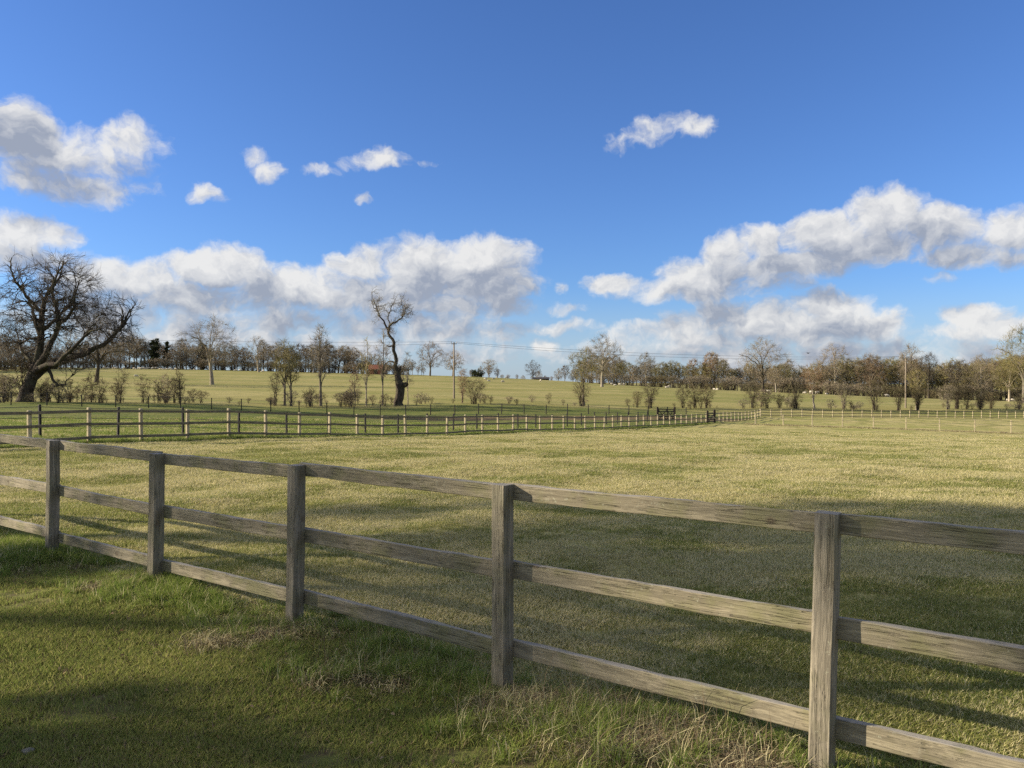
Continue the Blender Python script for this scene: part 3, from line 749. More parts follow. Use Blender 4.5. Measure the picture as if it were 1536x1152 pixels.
def big_left():
    d = 83; b = (38, 604); k = d/F_PX
    tr = sc_pts(d, b, [(36, 608, 0, .98), (38, 596, 0, .72), (42, 580, 0, .66), (48, 563, .1, .58), (53, 548, .2, .46), (56, 520, .4, .36), (57, 490, .6, .31), (58, 465, .8, .26), (62, 448, 1.0, .20), (66, 430, 1.2, .15), (72, 412, 1.5, .10), (76, 395, 1.6, .05)])
    lb = [
     sc_pts(d, b, [(48, 563, 0, .46), (58, 552, -.3, .38), (78, 528, -.8, .30), (93, 506, -1.2, .26), (100, 485, -1.5, .22), (98, 462, -1.6, .18), (92, 445, -1.7, .14), (98, 425, -2, .10), (112, 405, -2.4, .05)]),
     sc_pts(d, b, [(50, 566, 0, .50), (66, 550, .6, .40), (90, 538, 1.4, .34), (112, 530, 2.0, .30), (130, 520, 2.4, .26), (146, 506, 2.8, .22), (158, 492, 3.0, .17), (168, 472, 3.2, .11), (178, 455, 3.4, .05)]),
     sc_pts(d, b, [(52, 560, 0, .36), (76, 549, -1.2, .30), (104, 547, -2.2, .25), (122, 533, -2.8, .20), (146, 515, -3.4, .15), (163, 500, -3.8, .10), (182, 496, -4, .05)]),
     sc_pts(d, b, [(56, 500, .4, .24), (44, 478, 1.0, .18), (34, 462, 1.6, .15), (22, 440, 2.0, .10), (12, 420, 2.4, .06), (6, 405, 2.6, .03)]),
     sc_pts(d, b, [(58, 470, .8, .20), (48, 450, -.4, .16), (40, 430, -1.4, .12), (34, 410, -2, .08), (40, 392, -2.4, .04)]),
     sc_pts(d, b, [(57, 496, .4, .20), (72, 476, 1.8, .15), (84, 455, 2.6, .11), (88, 430, 3.2, .08), (84, 405, 3.5, .04)]),
     sc_pts(d, b, [(98, 490, -1.4, .18), (115, 478, -1.8, .14), (128, 462, -2.2, .10), (134, 440, -2.5, .07), (140, 425, -2.6, .04)]),
     sc_pts(d, b, [(70, 549, 0, .20), (86, 566, -.8, .14), (92, 578, -1, .11), (104, 577, -1.2, .07), (116, 566, -1.3, .04)]),
     sc_pts(d, b, [(48, 556, 0, .26), (30, 540, 1.5, .20), (14, 530, 2.5, .15), (0, 510, 3.3, .09), (-14, 490, 4, .04)]),
     sc_pts(d, b, [(64, 440, 1.1, .16), (80, 425, .4, .12), (92, 410, 0, .08), (98, 392, -.2, .04)]),
     sc_pts(d, b, [(57, 505, .5, .18), (36, 508, .9, .12), (18, 514, 1.3, .08), (2, 512, 1.7, .04)]),
     sc_pts(d, b, [(150, 503, 2.9, .17), (156, 482, 3.8, .12), (152, 465, 4.6, .08), (146, 450, 5, .04)]),
     sc_pts(d, b, [(158, 494, 3, .16), (172, 486, 2.2, .11), (184, 472, 1.6, .07), (192, 458, 1.2, .04)]),
    ]
    x, y, z = at(38, d)
    root = empty('leaning_tree', (x, y, z-.1)); tag(root, 'huge dark bare tree at the left edge with thick limbs arching to the right', 'tree')
    rng = np.random.default_rng(11)
    L0 = np.array([resample(rng, tr, 14, .07)]+[resample(rng, l, 14, .07) for l in lb])
    L0 = (L0[..., :3], L0[..., 3])
    def lobes(m, grow=1.0):
        c = lambda px, py: ((px-b[0])*k, (b[1]-py)*k)
        out = []
        for (px, py, dy, rx, rz, ry, w) in ((66, 452, .5, 74, 76, 5.0, .50), (110, 450, -.5, 42, 52, 4.0, .14), (158, 484, 0, 46, 46, 4.6, .24), (12, 505, 2, 42, 50, 4.0, .12), (118, 540, -.5, 40, 20, 3, .05)):
            cx_, cz_ = c(px, py)
            out.append(lobe(rng, int(m*w), (cx_, dy, cz_), (rx*k*grow, ry, rz*k*grow)))
        return np.vstack(out)
    L1 = reach(rng, [(L0[0][:, 4:], L0[1][:, 4:])], lobes(240, .93), 8, .55, .035, .035, .08, .014)
    L2 = reach(rng, [(L0[0][:, 6:], L0[1][:, 6:]), L1], lobes(1200, 1.02), 5, .6, .022, .030, .06, .009)
    S, D, L, r = sprout(rng, *L2, 6, .1, 1.0, .6, .2, .5, 1.35, .75, .013)
    L3 = walk(rng, S, D, L, r, 3, .10, .05, .5)
    a, b_, _ = join([tube_np(*L0, 10), tube_np(*L1, 5)])
    link('trunk', mesh_np('trunk', a, b_), root, [M_BARK_DARK])
    a, b_, _ = join([tube_np(*L2, 4), tube_np(*L3, 3)])
    link('crown', mesh_np('crown', a, b_), root, [M_TWIG_DARK])
big_left()

# --- the gnarled tree
def gnarled():
    d = 103; b = (598, 606); k = d/F_PX
    tr = sc_pts(d, b, [(597, 609, 0, .78), (598, 600, 0, .62), (599, 590, 0, .58), (601, 578, 0, .62), (598, 568, 0, .50), (596, 556, .1, .36), (593, 545, .2, .27), (593, 532, .3, .24), (590, 518, .3, .22), (590, 508, .4, .20), (584, 500, .4, .19), (581, 492, .5, .16), (578, 485, .5, .13), (572, 474, .4, .10), (566, 462, .2, .07), (561, 448, .1, .04), (558, 436, 0, .025)])
    lb = [sc_pts(d, b, [(601, 580, 0, .5), (604, 574, -.2, .42), (608, 574, -.4, .34), (611.5, 572.5, -.5, .26)]),
          sc_pts(d, b, [(597, 560, 0, .3), (599, 552, 0, .2), (600.5, 546, 0, .05)]),
          sc_pts(d, b, [(582, 494, .5, .15), (583, 486, .2, .14), (588, 482, -.2, .13), (596, 480, -.6, .11), (602, 476, -.9, .09), (608, 470, -1, .06), (612, 458, -1, .035)]),
          sc_pts(d, b, [(584, 484, .3, .09), (581, 470, .8, .07), (586, 455, 1.1, .05), (592, 442, 1.2, .025)]),
          sc_pts(d, b, [(594, 545, 0, .14), (587, 538, .5, .11), (580, 540, .8, .09), (574, 545, 1, .06), (570, 553, 1.1, .04)]),
          sc_pts(d, b, [(590, 516, 0, .12), (584, 516, .4, .09), (579, 515, .6, .06)]),
          sc_pts(d, b, [(566, 464, .2, .07), (560, 458, .6, .05), (556, 448, .9, .035), (555, 440, 1, .02)]),
          sc_pts(d, b, [(604, 474, -.9, .07), (606, 464, -.4, .05), (602, 450, 0, .035), (606, 438, .3, .02)]),
          sc_pts(d, b, [(612, 470, -1, .05), (618, 466, -1.3, .04), (623, 458, -1.5, .02)])]
    x, y, z = at(598, d)
    root = empty('gnarled_tree', (x, y, z-.1)); tag(root, 'gnarled half dead tree with a stout broken trunk and a thin crooked top', 'tree')
    rng = np.random.default_rng(23)
    T = resample(rng, tr, 30, .05)[None]; L0 = (T[..., :3], T[..., 3])
    Lb = np.array([resample(rng, l, 14, .05) for l in lb]); Lb = (Lb[..., :3], Lb[..., 3])
    def lobes(m):
        c = lambda px, py, dy, rx, rz, ry, n: lobe(rng, n, ((px-b[0])*k, dy, (b[1]-py)*k), (rx*k, ry, rz*k))
        return np.vstack([c(566, 456, .3, 15, 27, 1.6, int(m*.33)), c(596, 458, 0, 24, 25, 2.0, int(m*.33)), c(612, 464, -.9, 14, 18, 1.4, int(m*.22)), c(582, 490, .4, 12, 14, 1.2, int(m*.12))])
    src = [(L0[0][:, 19:], L0[1][:, 19:]), (Lb[0][2:4], Lb[1][2:4]), (Lb[0][6:], Lb[1][6:])]
    L1 = reach(rng, src, lobes(80), 7, .55, .022, .04, .1)
    S2, D2, L2, r2 = sprout(rng, *L0, 34, .16, .66, 1.15, .25, .35, 1.3, .12, .018)   # short sprays down the stem
    La = walk(rng, S2, D2, L2, r2, 5, .2, .07, .35)
    S2, D2, L2, r2 = sprout(rng, Lb[0][4:6], Lb[1][4:6], 8, .2, 1, .9, .25, .4, 1.0, .3, .016)
    Lc = walk(rng, S2, D2, L2, r2, 5, .2, .0, .35)
    Lx = reach(rng, src+[L1], lobes(210), 4, .6, .014, .05, .08, .008)
    lists = [L1, La, Lc, Lx]; tw = []
    for q, n in zip(lists, (4, 4, 4, 5)):
        S, D, L, r = sprout(rng, *q, n, .15, 1, .7, .25, .25, .75, .8, .012); tw.append(walk(rng, S, D, L, r, 3, .18, .06, .5))
    a, b_, _ = join([tube_np(*L0, 10), tube_np(*Lb, 7)])
    link('trunk', mesh_np('trunk', a, b_), root, [M_BARK_DARK])
    a, b_, _ = join([tube_np(*q, 3) for q in lists+tw])
    link('crown', mesh_np('crown', a, b_), root, [M_TWIG])
gnarled()

# --- trees standing out in the sheep pasture and the wood edge
def H_(npx, d): return npx/F_PX*d
TREES = [
 # kind, label, column, depth, top px, foot px, width px, seed, preset, bark, twigs, density
 ('spreading_tree', 'bare tree with a short trunk standing behind the arching limbs of the huge left tree', 145, 172, 468, 559, 128, 31, 'oak', M_BARK_DARK, M_TWIG, 1.1),
 ('spreading_tree', 'open bare tree with a pale leaning trunk alone in the left sheep pasture', 318, 180, 474, 577, 98, 32, 'oak', M_BARK_PALE, M_TWIG, 1.0),
 ('stag_headed_tree', 'sparse grey tree with few twigs in front of the left wood', 388, 290, 502, 556, 40, 33, 'oak', M_BARK_PALE, M_TWIG, .6),
 ('spreading_tree', 'round bare tree on the ridge just right of the gnarled tree', 645, 300, 511, 567, 52, 34, 'dome', M_BARK, M_TWIG_RUST, 1.0),
 ('spreading_tree', 'bare tree on the ridge behind the pole with the short bracket', 679, 310, 524, 568, 40, 35, 'dome', M_BARK, M_TWIG, 1.0),
 ('ridge_tree', 'small grey tree on the skyline left of the low dark shed', 733, 400, 538, 570, 30, 36, 'vase', M_BARK, M_TWIG, .8),
 ('ridge_tree', 'small round bare tree alone on the skyline above the low dark shed', 799, 400, 540, 572, 29, 37, 'dome', M_BARK_DARK, M_TWIG_DARK, .8),
 ('oak_tree', 'broad bare oak with a thick pale trunk near the middle of the wood edge', 903, 220, 499, 581, 76, 38, 'dome', M_BARK_PALE, M_TWIG, 1.15),
 ('vase_shaped_tree', 'pale upright fan shaped tree right of the broad pale trunked oak', 970, 275, 529, 585, 32, 39, 'vase', M_BARK_PALE, M_TWIG, 1.0),
 ('oak_tree', 'large dark domed oak with a heavy low limb, right of the centre', 1145, 215, 505, 592, 82, 40, 'dome', M_BARK_DARK, M_TWIG, 1.2),
 ('pale_limbed_tree', 'small pale forked tree showing behind the large domed oak', 1164, 235, 548, 590, 30, 41, 'oak', M_BARK_PALE, M_TWIG, .8),
 ('tall_tree', 'tall grey tree with pale limbs rising above the russet sapling', 1254, 255, 514, 592, 54, 42, 'tall', M_BARK_PALE, M_TWIG, 1.1),
 ('tall_tree', 'russet topped tree behind the dark many stemmed bush on the right', 1308, 250, 528, 594, 58, 43, 'dome', M_BARK, M_TWIG_RUST, 1.1),
 ('tall_tree', 'upright bare tree rising directly behind the pole with the crossarm', 1365, 245, 513, 596, 46, 44, 'dome', M_BARK_DARK, M_TWIG, 1.1),
 ('tall_tree', 'dark narrow tree just right of the pole with the crossarm', 1393, 235, 528, 597, 34, 45, 'tall', M_BARK_DARK, M_TWIG_DARK, 1.0),
 ('spreading_tree', 'wide pale grey tree standing third from the right edge', 1472, 235, 530, 600, 66, 46, 'dome', M_BARK_PALE, M_TWIG, 1.1),
 ('spreading_tree', 'thin crowned dark tree left of the wide pale grey tree', 1436, 240, 541, 599, 34, 47, 'vase', M_BARK_DARK, M_TWIG_DARK, .8),
 ('oak_tree', 'tall olive tinted oak cut by the right edge of the photo', 1536, 180, 484, 603, 80, 48, 'oak', M_BARK, M_TWIG_OLIVE, 1.2),
 ('olive_tree', 'olive coloured tree with a pale trunk beside the oak at the right edge', 1514, 205, 535, 601, 50, 49, 'dome', M_BARK_PALE, M_TWIG_OLIVE, 1.1),
]
for (k, lab, px, d, top, foot, wpx, sd_, pre, mb, mc, den) in TREES:
    x, y, z = at(px, d); yfoot = 572-(z-EYE)*F_PX/d
    plant_tree(k, lab, px, d, H_(yfoot-top, d), H_(wpx, d), sd_, pre, mb, mc, dens=den*.85, twig_r=.018)
# --- hedgerow trees and bushes (nearer, along the foot of the pasture)
HEDGE_TREES = [
 ('sapling', 'slim dark sapling in the left hedgerow with a bushy base', 270, 608, 547, 24, 51, 'thin', M_BARK_DARK, M_BUSH, .9),
 ('hedgerow_tree', 'first of two leaning olive stems in the hedgerow left of the tall grey tree', 427, 606, 505, 46, 52, 'tall', M_BARK, M_TWIG_OLIVE, 1.0),
 ('hedgerow_tree', 'second of two leaning olive stems, nearer the small round bush', 437, 606, 512, 40, 53, 'tall', M_BARK, M_TWIG_OLIVE, .9),
 ('tall_hedgerow_tree', 'tall narrow grey tree in the hedgerow, higher than the wood behind it', 481, 606, 487, 36, 54, 'tall', M_BARK, M_TWIG, 1.0),
 ('sapling', 'short thin sapling left of the tall pale sapling near the gnarled tree', 533, 607, 548, 24, 55, 'thin', M_BARK, M_TWIG_RUST, .9),
 ('sapling', 'tall pale sapling standing left of the gnarled tree', 549, 607, 503, 30, 56, 'thin', M_BARK_PALE, M_TWIG_OLIVE, 1.0),
 ('sapling', 'tall sapling close against the left side of the gnarled tree', 574, 607, 492, 30, 57, 'thin', M_BARK, M_TWIG, 1.2),
 ('sapling', 'thin pale sapling just right of the gnarled tree', 612, 607, 525, 26, 58, 'thin', M_BARK_PALE, M_TWIG, .8),
 ('hedgerow_tree', 'olive brown bushy tree in front of the broad pale trunked oak', 876, 608, 520, 50, 59, 'vase', M_BARK, M_TWIG_OLIVE, 1.1),
 ('sapling', 'leaning pale sapling with a russet crown in the right hedgerow', 1222, 612, 544, 40, 60, 'vase', M_BARK_PALE, M_TWIG_RUST, 1.0),
 ('hedgerow_tree', 'yellowish small tree beside the dark ivy bush right of the crossarm pole', 1374, 613, 552, 34, 61, 'vase', M_BARK_PALE, M_TWIG_OLIVE, 1.0),
]
for (k, lab, px, foot, top, wpx, sd_, pre, mb, mc, den) in HEDGE_TREES:
    d = hd(px); x, y, z = at(px, d); yfoot = 572-(z-EYE)*F_PX/d
    plant_tree(k, lab, px, d, hm(px, yfoot-top), hm(px, wpx), sd_, pre, mb, mc, dens=den*.55, twig_r=.013)
BUSHES = [  # column, top px, width px, label, stems, density, depth offset, twig material
 (8, 560, 44, 'dark tangled thicket left of the foot of the huge leaning tree', 24, 1.2, 3, M_BUSH),
 (72, 563, 46, 'dark scrubby bush right of the foot of the huge leaning tree', 20, 1.1, 1, M_BUSH),
 (105, 568, 34, 'low brown bush second to the right of the huge leaning tree', 14, .9, 1, M_BUSH),
 (150, 565, 30, 'thin upright bush in the left hedgerow below the short trunked tree', 12, .9, 0, M_BUSH),
 (181, 553, 26, 'tallest thin bush in the left hedgerow', 8, .9, 0, M_BUSH),
 (214, 562, 28, 'open v shaped bush in the left hedgerow', 7, .9, 1, M_BUSH),
 (238, 574, 22, 'small twiggy bush left of the slim dark sapling', 9, .8, 0, M_BUSH),
 (262, 566, 24, 'spindly bush touching the slim dark sapling', 9, .8, 1, M_BUSH),
 (413, 558, 22, 'spindly brown bush at the foot of the two leaning olive stems', 8, .9, 0, M_BUSH),
 (465, 580, 26, 'small round bush between the olive stems and the tall grey tree', 14, 1.0, 0, M_BUSH),
 (520, 588, 30, 'low sparse bush left of the short thin sapling', 8, .7, 0, M_BUSH),
 (711, 567, 46, 'dark twiggy bush just right of the pole with the short bracket', 18, 1.3, 0, M_BUSH),
 (694, 552, 16, 'crooked russet stem between the pole and the dark twiggy bush', 4, .9, 2, M_TWIG_RUST),
 (872, 572, 36, 'bush of dark stems at the foot of the olive brown bushy tree', 16, 1.0, -1, M_BUSH),
 (956, 586, 18, 'small brown bush left of the wide field gate', 9, .9, 0, M_BUSH),
 (975, 574, 30, 'dark bush rising behind the wide field gate', 16, 1.2, 0, M_BUSH),
 (1024, 580, 26, 'leftmost bush of the clump between the two gates', 14, 1.1, 1, M_BUSH),
 (1042, 578, 30, 'middle bush of the clump between the two gates', 16, 1.1, 0, M_BUSH),
 (1060, 575, 28, 'rightmost bush of the clump, above the narrow paddock gate', 16, 1.2, 1, M_BUSH),
 (1128, 570, 34, 'brown bush in front of the trunk of the large domed oak', 14, 1.1, 1, M_BUSH),
 (1150, 586, 30, 'low brown bush right of the domed oak trunk', 13, 1.0, 0, M_BUSH),
 (1170, 590, 26, 'dark low bush midway along the far fence', 12, 1.0, 1, M_BUSH),
 (1193, 572, 38, 'grey brown bush left of the leaning pale sapling', 14, 1.2, 0, M_BUSH),
 (1266, 572, 34, 'pale brown fan shaped bush right of the leaning sapling', 12, 1.1, 0, M_TWIG),
 (1312, 566, 46, 'dark many stemmed bush midway between the sapling and the crossarm pole', 12, 1.3, 0, M_BUSH),
 (1348, 578, 24, 'brown bush touching the left side of the crossarm pole', 12, 1.0, 0, M_BUSH),
 (1377, 580, 20, 'dark ivy covered bush right of the crossarm pole', 26, 1.6, -1, M_BUSH),
 (1422, 576, 32, 'pale brown bush left of the dark double bush', 12, 1.1, 0, M_TWIG),
 (1436, 572, 30, 'dark double bush in the right hedgerow', 14, 1.2, 1, M_BUSH),
 (1450, 590, 20, 'low bush filling the hedgerow right of the dark double bush', 10, 1.0, 0, M_BUSH),
 (1470, 582, 26, 'blackish bush below the wide pale grey tree', 18, 1.5, 0, M_BUSH),
 (1487, 588, 26, 'low dark bush near the right end of the hedgerow', 16, 1.2, 1, M_BUSH),
 (1530, 590, 30, 'bush at the right edge below the olive oak', 12, 1.0, 2, M_BUSH),
]
for i, (px, top, wpx, lab, st, den, dd, mc) in enumerate(BUSHES):
    d = hd(px)+dd; x, y, z = at(px, d); yfoot = 572-(z-EYE)*F_PX/d
    plant_bush('hedgerow_bush', lab, px, d, H_(max(yfoot-top, 8), d), H_(wpx, d), 200+i, M_BARK_DARK if mc is M_BUSH else M_BARK, mc, st, den*(.45 if px < 530 else .65), 'bushes of the hedgerow', .013)

def scrub():
    """low self-sown scrub between the named bushes, copies of five small bushes"""
    rng = np.random.default_rng(640); ms = []
    for k in range(5):
        (tv, tq), (cv, cq) = gen_bush(650+k, 2.0, (1.2, 2.6, 1.6, 3.2, 2.0)[k], (5, 9, 4, 12, 7)[k], (.4, .55, .3, .7, .5)[k], .011)
        v, f, mi = join([(tv, tq), (cv, cq)]); me = mesh_np('hedgerow_scrub', v, f, True, mi); me.materials.append(M_BARK_DARK); me.materials.append((M_BUSH, M_TWIG)[k % 2]); ms.append(me)
    for (a, b_, n) in ((-20, 70, 16), (70, 290, 34), (290, 400, 5), (400, 480, 12), (480, 560, 12), (560, 680, 12), (690, 740, 5), (760, 900, 8), (940, 1080, 12), (1110, 1210, 12), (1230, 1540, 30)):
        for i in range(n):
            px = rng.uniform(a, b_); d = hd(px)+rng.uniform(-2, 4); x, y, z = at(px, d)
            o = bpy.data.objects.new('hedgerow_scrub', ms[rng.integers(5)]); COL.objects.link(o); k = rng.choice([.3, .4, .5, .7, 1.0, 1.5], p=[.25, .22, .2, .15, .12, .06])*rng.uniform(.8, 1.2)*(1.6 if px < 70 else 1)
            o.location = (x, y, z); o.scale = (k*rng.uniform(.8, 1.3), k*rng.uniform(.8, 1.3), k); o.rotation_euler = (0, 0, rng.uniform(0, 6.28))
            tag(o, 'low self sown scrub filling the hedgerow between its larger bushes', 'bush', 'low scrub of the hedgerow')
scrub()
# --- the belts of woodland behind: individual trees sharing a few meshes
def proto(seed, preset, H, W, mb, mc, dens):
    t, c = gen_tree(seed, preset, H, W, dens=dens*.7, twig_r=.027)
    v, f, mi = join([t, c]); me = mesh_np('wood_tree', v, f, True, mi)
    me.materials.append(mb); me.materials.append(mc); return me
PROTO = [proto(71, 'dome', 12, 9, M_BARK, M_TWIG, .9), proto(72, 'vase', 12, 7, M_BARK, M_TWIG_RUST, .9), proto(73, 'tall', 13, 7, M_BARK_DARK, M_TWIG, 1.0),
         proto(74, 'vase', 11, 8, M_BARK_DARK, M_TWIG, .8), proto(75, 'vase', 11, 8, M_BARK, M_TWIG_OLIVE, .9), proto(76, 'oak', 12, 10, M_BARK_DARK, M_TWIG, .8),
         proto(77, 'dome', 12, 9, M_BARK, M_TWIG_OLIVE, 1.0), proto(78, 'tall', 12, 7, M_BARK_PALE, M_TWIG, .8)]
def bush_proto(seed, H, W, mb, mc):
    t, c = gen_bush(seed, H, W, 20, .8, .028); v, f, mi = join([t, c]); me = mesh_np('underwood', v, f, True, mi)
    me.materials.append(mb); me.materials.append(mc); return me
UNDER = [bush_proto(81, 4.5, 6, M_BARK_DARK, M_TWIG), bush_proto(82, 4, 6, M_BARK_DARK, M_BUSH)]
def wood(px0, px1, d0, d1, n, top_fn, label, group, kinds, seed, kind='wood_tree'):
    rng = np.random.default_rng(seed)
    for i in range(n):
        px = px0+(px1-px0)*(i+rng.uniform(.1, .9))/n
        d = rng.uniform(d0(px), d1(px)); x, y, z = at(px, d)
        yf = 572-(z-EYE)*F_PX/d
        top = top_fn(px)+rng.uniform(-10, 9)
        hh = max((yf-top)/F_PX*d, 4.0)
        me = PROTO[kinds[rng.integers(len(kinds))]]
        o = bpy.data.objects.new(kind, me); COL.objects.link(o)
        s_ = hh/12.0; o.location = (x, y, z-.15); o.scale = (s_*rng.uniform(.85, 1.25), s_*rng.uniform(.85, 1.25), s_)
        o.rotation_euler = (0, 0, rng.uniform(0, 6.28)); tag(o, label, 'tree', group)
def under(px0, px1, dfn, n, label, group, seed, h=(3, 5)):
    rng = np.random.default_rng(seed)
    for i in range(n):
        px = px0+(px1-px0)*(i+rng.uniform(.1, .9))/n; d = dfn(px)+rng.uniform(-9, 6); x, y, z = at(px, d)
        o = bpy.data.objects.new('underwood_bush', UNDER[rng.integers(2)]); COL.objects.link(o)
        s_ = rng.uniform(*h)/4.2; o.location = (x, y, z-.2); o.scale = (s_*1.3, s_*1.3, s_); o.rotation_euler = (0, 0, rng.uniform(0, 6.28)); tag(o, label, 'bush', group)
lw_top = lambda p: float(np.interp(p, [-60, 0, 60, 120, 180, 230, 300, 360, 420, 470, 520, 560, 600, 640, 700], [505, 508, 512, 520, 512, 514, 516, 520, 522, 520, 520, 535, 545, 548, 556]))
lw_d = lambda p: float(np.interp(p, [-60, 0, 140, 300, 500, 640, 700], [210, 230, 292, 318, 312, 312, 330]))
wood(-60, 640, lambda p: lw_d(p), lambda p: lw_d(p)+40, 120, lw_top, 'bare grey brown tree in the belt of woodland behind the left sheep pasture', 'trees of the left wood', [0, 2, 3, 5, 7, 3, 1], 301)
under(-60, 610, lw_d, 85, 'dark twiggy underwood along the foot of the left wood', 'underwood of the left wood', 302)
rw_top = lambda p: float(np.interp(p, [840, 880, 930, 960, 1000, 1040, 1070, 1100, 1140, 1200, 1250, 1300, 1350, 1410, 1450, 1500, 1590], [548, 541, 540, 541, 541, 546, 537, 546, 546, 549, 543, 538, 538, 550, 541, 537, 522]))
rw_d = lambda p: float(np.interp(p, [840, 900, 1000, 1150, 1250, 1400, 1590], [330, 285, 275, 255, 255, 248, 240]))
wood(862, 1590, lambda p: rw_d(p), lambda p: rw_d(p)+40, 120, rw_top, 'bare olive brown tree in the belt of woodland behind the right sheep pasture', 'trees of the right wood', [0, 1, 3, 4, 6, 4, 6, 2, 7], 303)
under(870, 1590, rw_d, 85, 'brown twiggy underwood along the foot of the right wood', 'underwood of the right wood', 304)
wood(700, 862, lambda p: 430, lambda p: 470, 16, lambda p: float(np.interp(p, [700, 745, 770, 800, 820, 840, 862], [556, 556, 560, 563, 562, 552, 546])), 'small hazy tree or bush on the distant skyline between the two woods', 'trees on the distant skyline', [0, 1, 3], 305)

# ------------------------------------------------------------------ evergreens
def leaf_mat(name, c1, c2, c3):
    m = bpy.data.materials.new(name); m.use_nodes = True; nt = m.node_tree; nt.nodes.clear(); g = NG(nt)
    o = g.node('ShaderNodeOutputMaterial'); geo = g.node('ShaderNodeNewGeometry')
    n = g.noise(geo.outputs['Position'], 1.4, 4, .6); rp = geo.outputs['Random Per Island']
    col = g.mix(rp, g.mix(g.sstep(n, .35, .65), c1, c2), c3) if c3 else g.mix(g.sstep(n, .35, .65), c1, c2)
    d = g.node('ShaderNodeBsdfDiffuse'); t = g.node('ShaderNodeBsdfTranslucent'); mx = g.node('ShaderNodeMixShader'); mx.inputs[0].default_value = .3
    g.put(d.inputs[0], col); g.put(t.inputs[0], col); nt.links.new(d.outputs[0], mx.inputs[1]); nt.links.new(t.outputs[0], mx.inputs[2]); nt.links.new(mx.outputs[0], o.inputs[0])
    return m
M_NEEDLE = leaf_mat('dark_needles', (.030, .040, .020), (.052, .062, .030), (.045, .050, .026))
M_IVY = leaf_mat('ivy_leaves', (.022, .040, .012), (.040, .060, .020), (.055, .065, .025))
def leaf_cloud(rng, C_, size, flat=.5):
    n = len(C_); u = unit(rng.normal(0, 1, (n, 3))*np.array([1, 1, flat])); w = unit(np.cross(u, unit(rng.normal(0, 1, (n, 3)))))
    s_ = size*rng.uniform(.5, 1.2, (n, 1))
    V = np.stack([C_-u*s_, C_+w*s_*.45, C_+u*s_, C_-w*s_*.45], 1).reshape(-1, 3)
    return V, np.arange(n*4).reshape(-1, 4)
def evergreen(kind, label, px, d, H, W, seed, n=2600, x=None, y=None, size=.32, conic=True, lo=.04, m=None, group=None):
    rng = np.random.default_rng(seed)
    if x is None: x, y, z = at(px, d)
    else: z = ht(x, y)
    root = empty(kind, (x, y, z-.1)); tag(root, label, 'tree', group)
    zz = np.linspace(0, 1, 8); P = np.stack([.01*H*np.sin(zz*4), .01*H*np.cos(zz*5), H*.93*zz], -1)[None]
    v, q = tube_np(P, (H*.022*(1-.85*zz))[None], 8)
    S, Dd, L, r = sprout(rng, P, (H*.012*(1-.8*zz))[None], 40, max(lo, .06), .97, 1.3, .15, .5, .6, .6, .02)
    if conic: L = W*.48*np.clip(1.05-S[:, 2]/H, .08, 1)
    else: L = W*.45*np.sqrt(np.clip(1-((S[:, 2]/H-.5)/.55)**2, .05, 1))
    Pb, Rb = walk(rng, S, Dd, L*rng.uniform(.75, 1.05, len(L)), r, 5, .08, -.03 if conic else .06, .3)
    a, b_, _ = join([(v, q), tube_np(Pb, Rb, 4)]); link('trunk', mesh_np('trunk', a, b_), root, [M_BARK_DARK])
    i = rng.integers(0, len(Pb), n); t = rng.uniform(0.15, 1, n)**.6*5; k = np.clip(t.astype(int), 0, 4); w = (t-k)[:, None]
    c = Pb[i, k]*(1-w)+Pb[i, k+1]*w+rng.normal(0, size*.75, (n, 3))*np.array([1, 1, .6])
    a, b_ = leaf_cloud(rng, c, size); link('crown', mesh_np('crown', a, b_, False), root, [m or M_NEEDLE])
    return root
evergreen('cedar_tree', 'broad dark evergreen rising in the left wood behind the thin hedgerow bushes', 231, 318, 12.8, 6, 401, conic=False, size=.5)
evergreen('conifer_tree', 'pointed dark evergreen just right of the broad evergreen in the left wood', 251, 322, 12.8, 5.6, 402, size=.36)
evergreen('conifer_tree', 'low dark evergreen behind the open pale trunked tree in the left pasture', 303, 330, 11, 6, 403, conic=False, size=.5)
evergreen('conifer_tree', 'dark narrow evergreen in the left wood near the gnarled tree', 522, 335, 10.5, 5, 404, size=.42)
evergreen('conifer_tree', 'small dark pointed evergreen in the right wood left of the domed oak', 1056, 290, 11.0, 4, 405, size=.34)
evergreen('holly_bush', 'low dark evergreen shrub on the skyline left of the small grey ridge tree', 716, 395, 3.2, 9, 406, 1500, conic=False, size=.4)

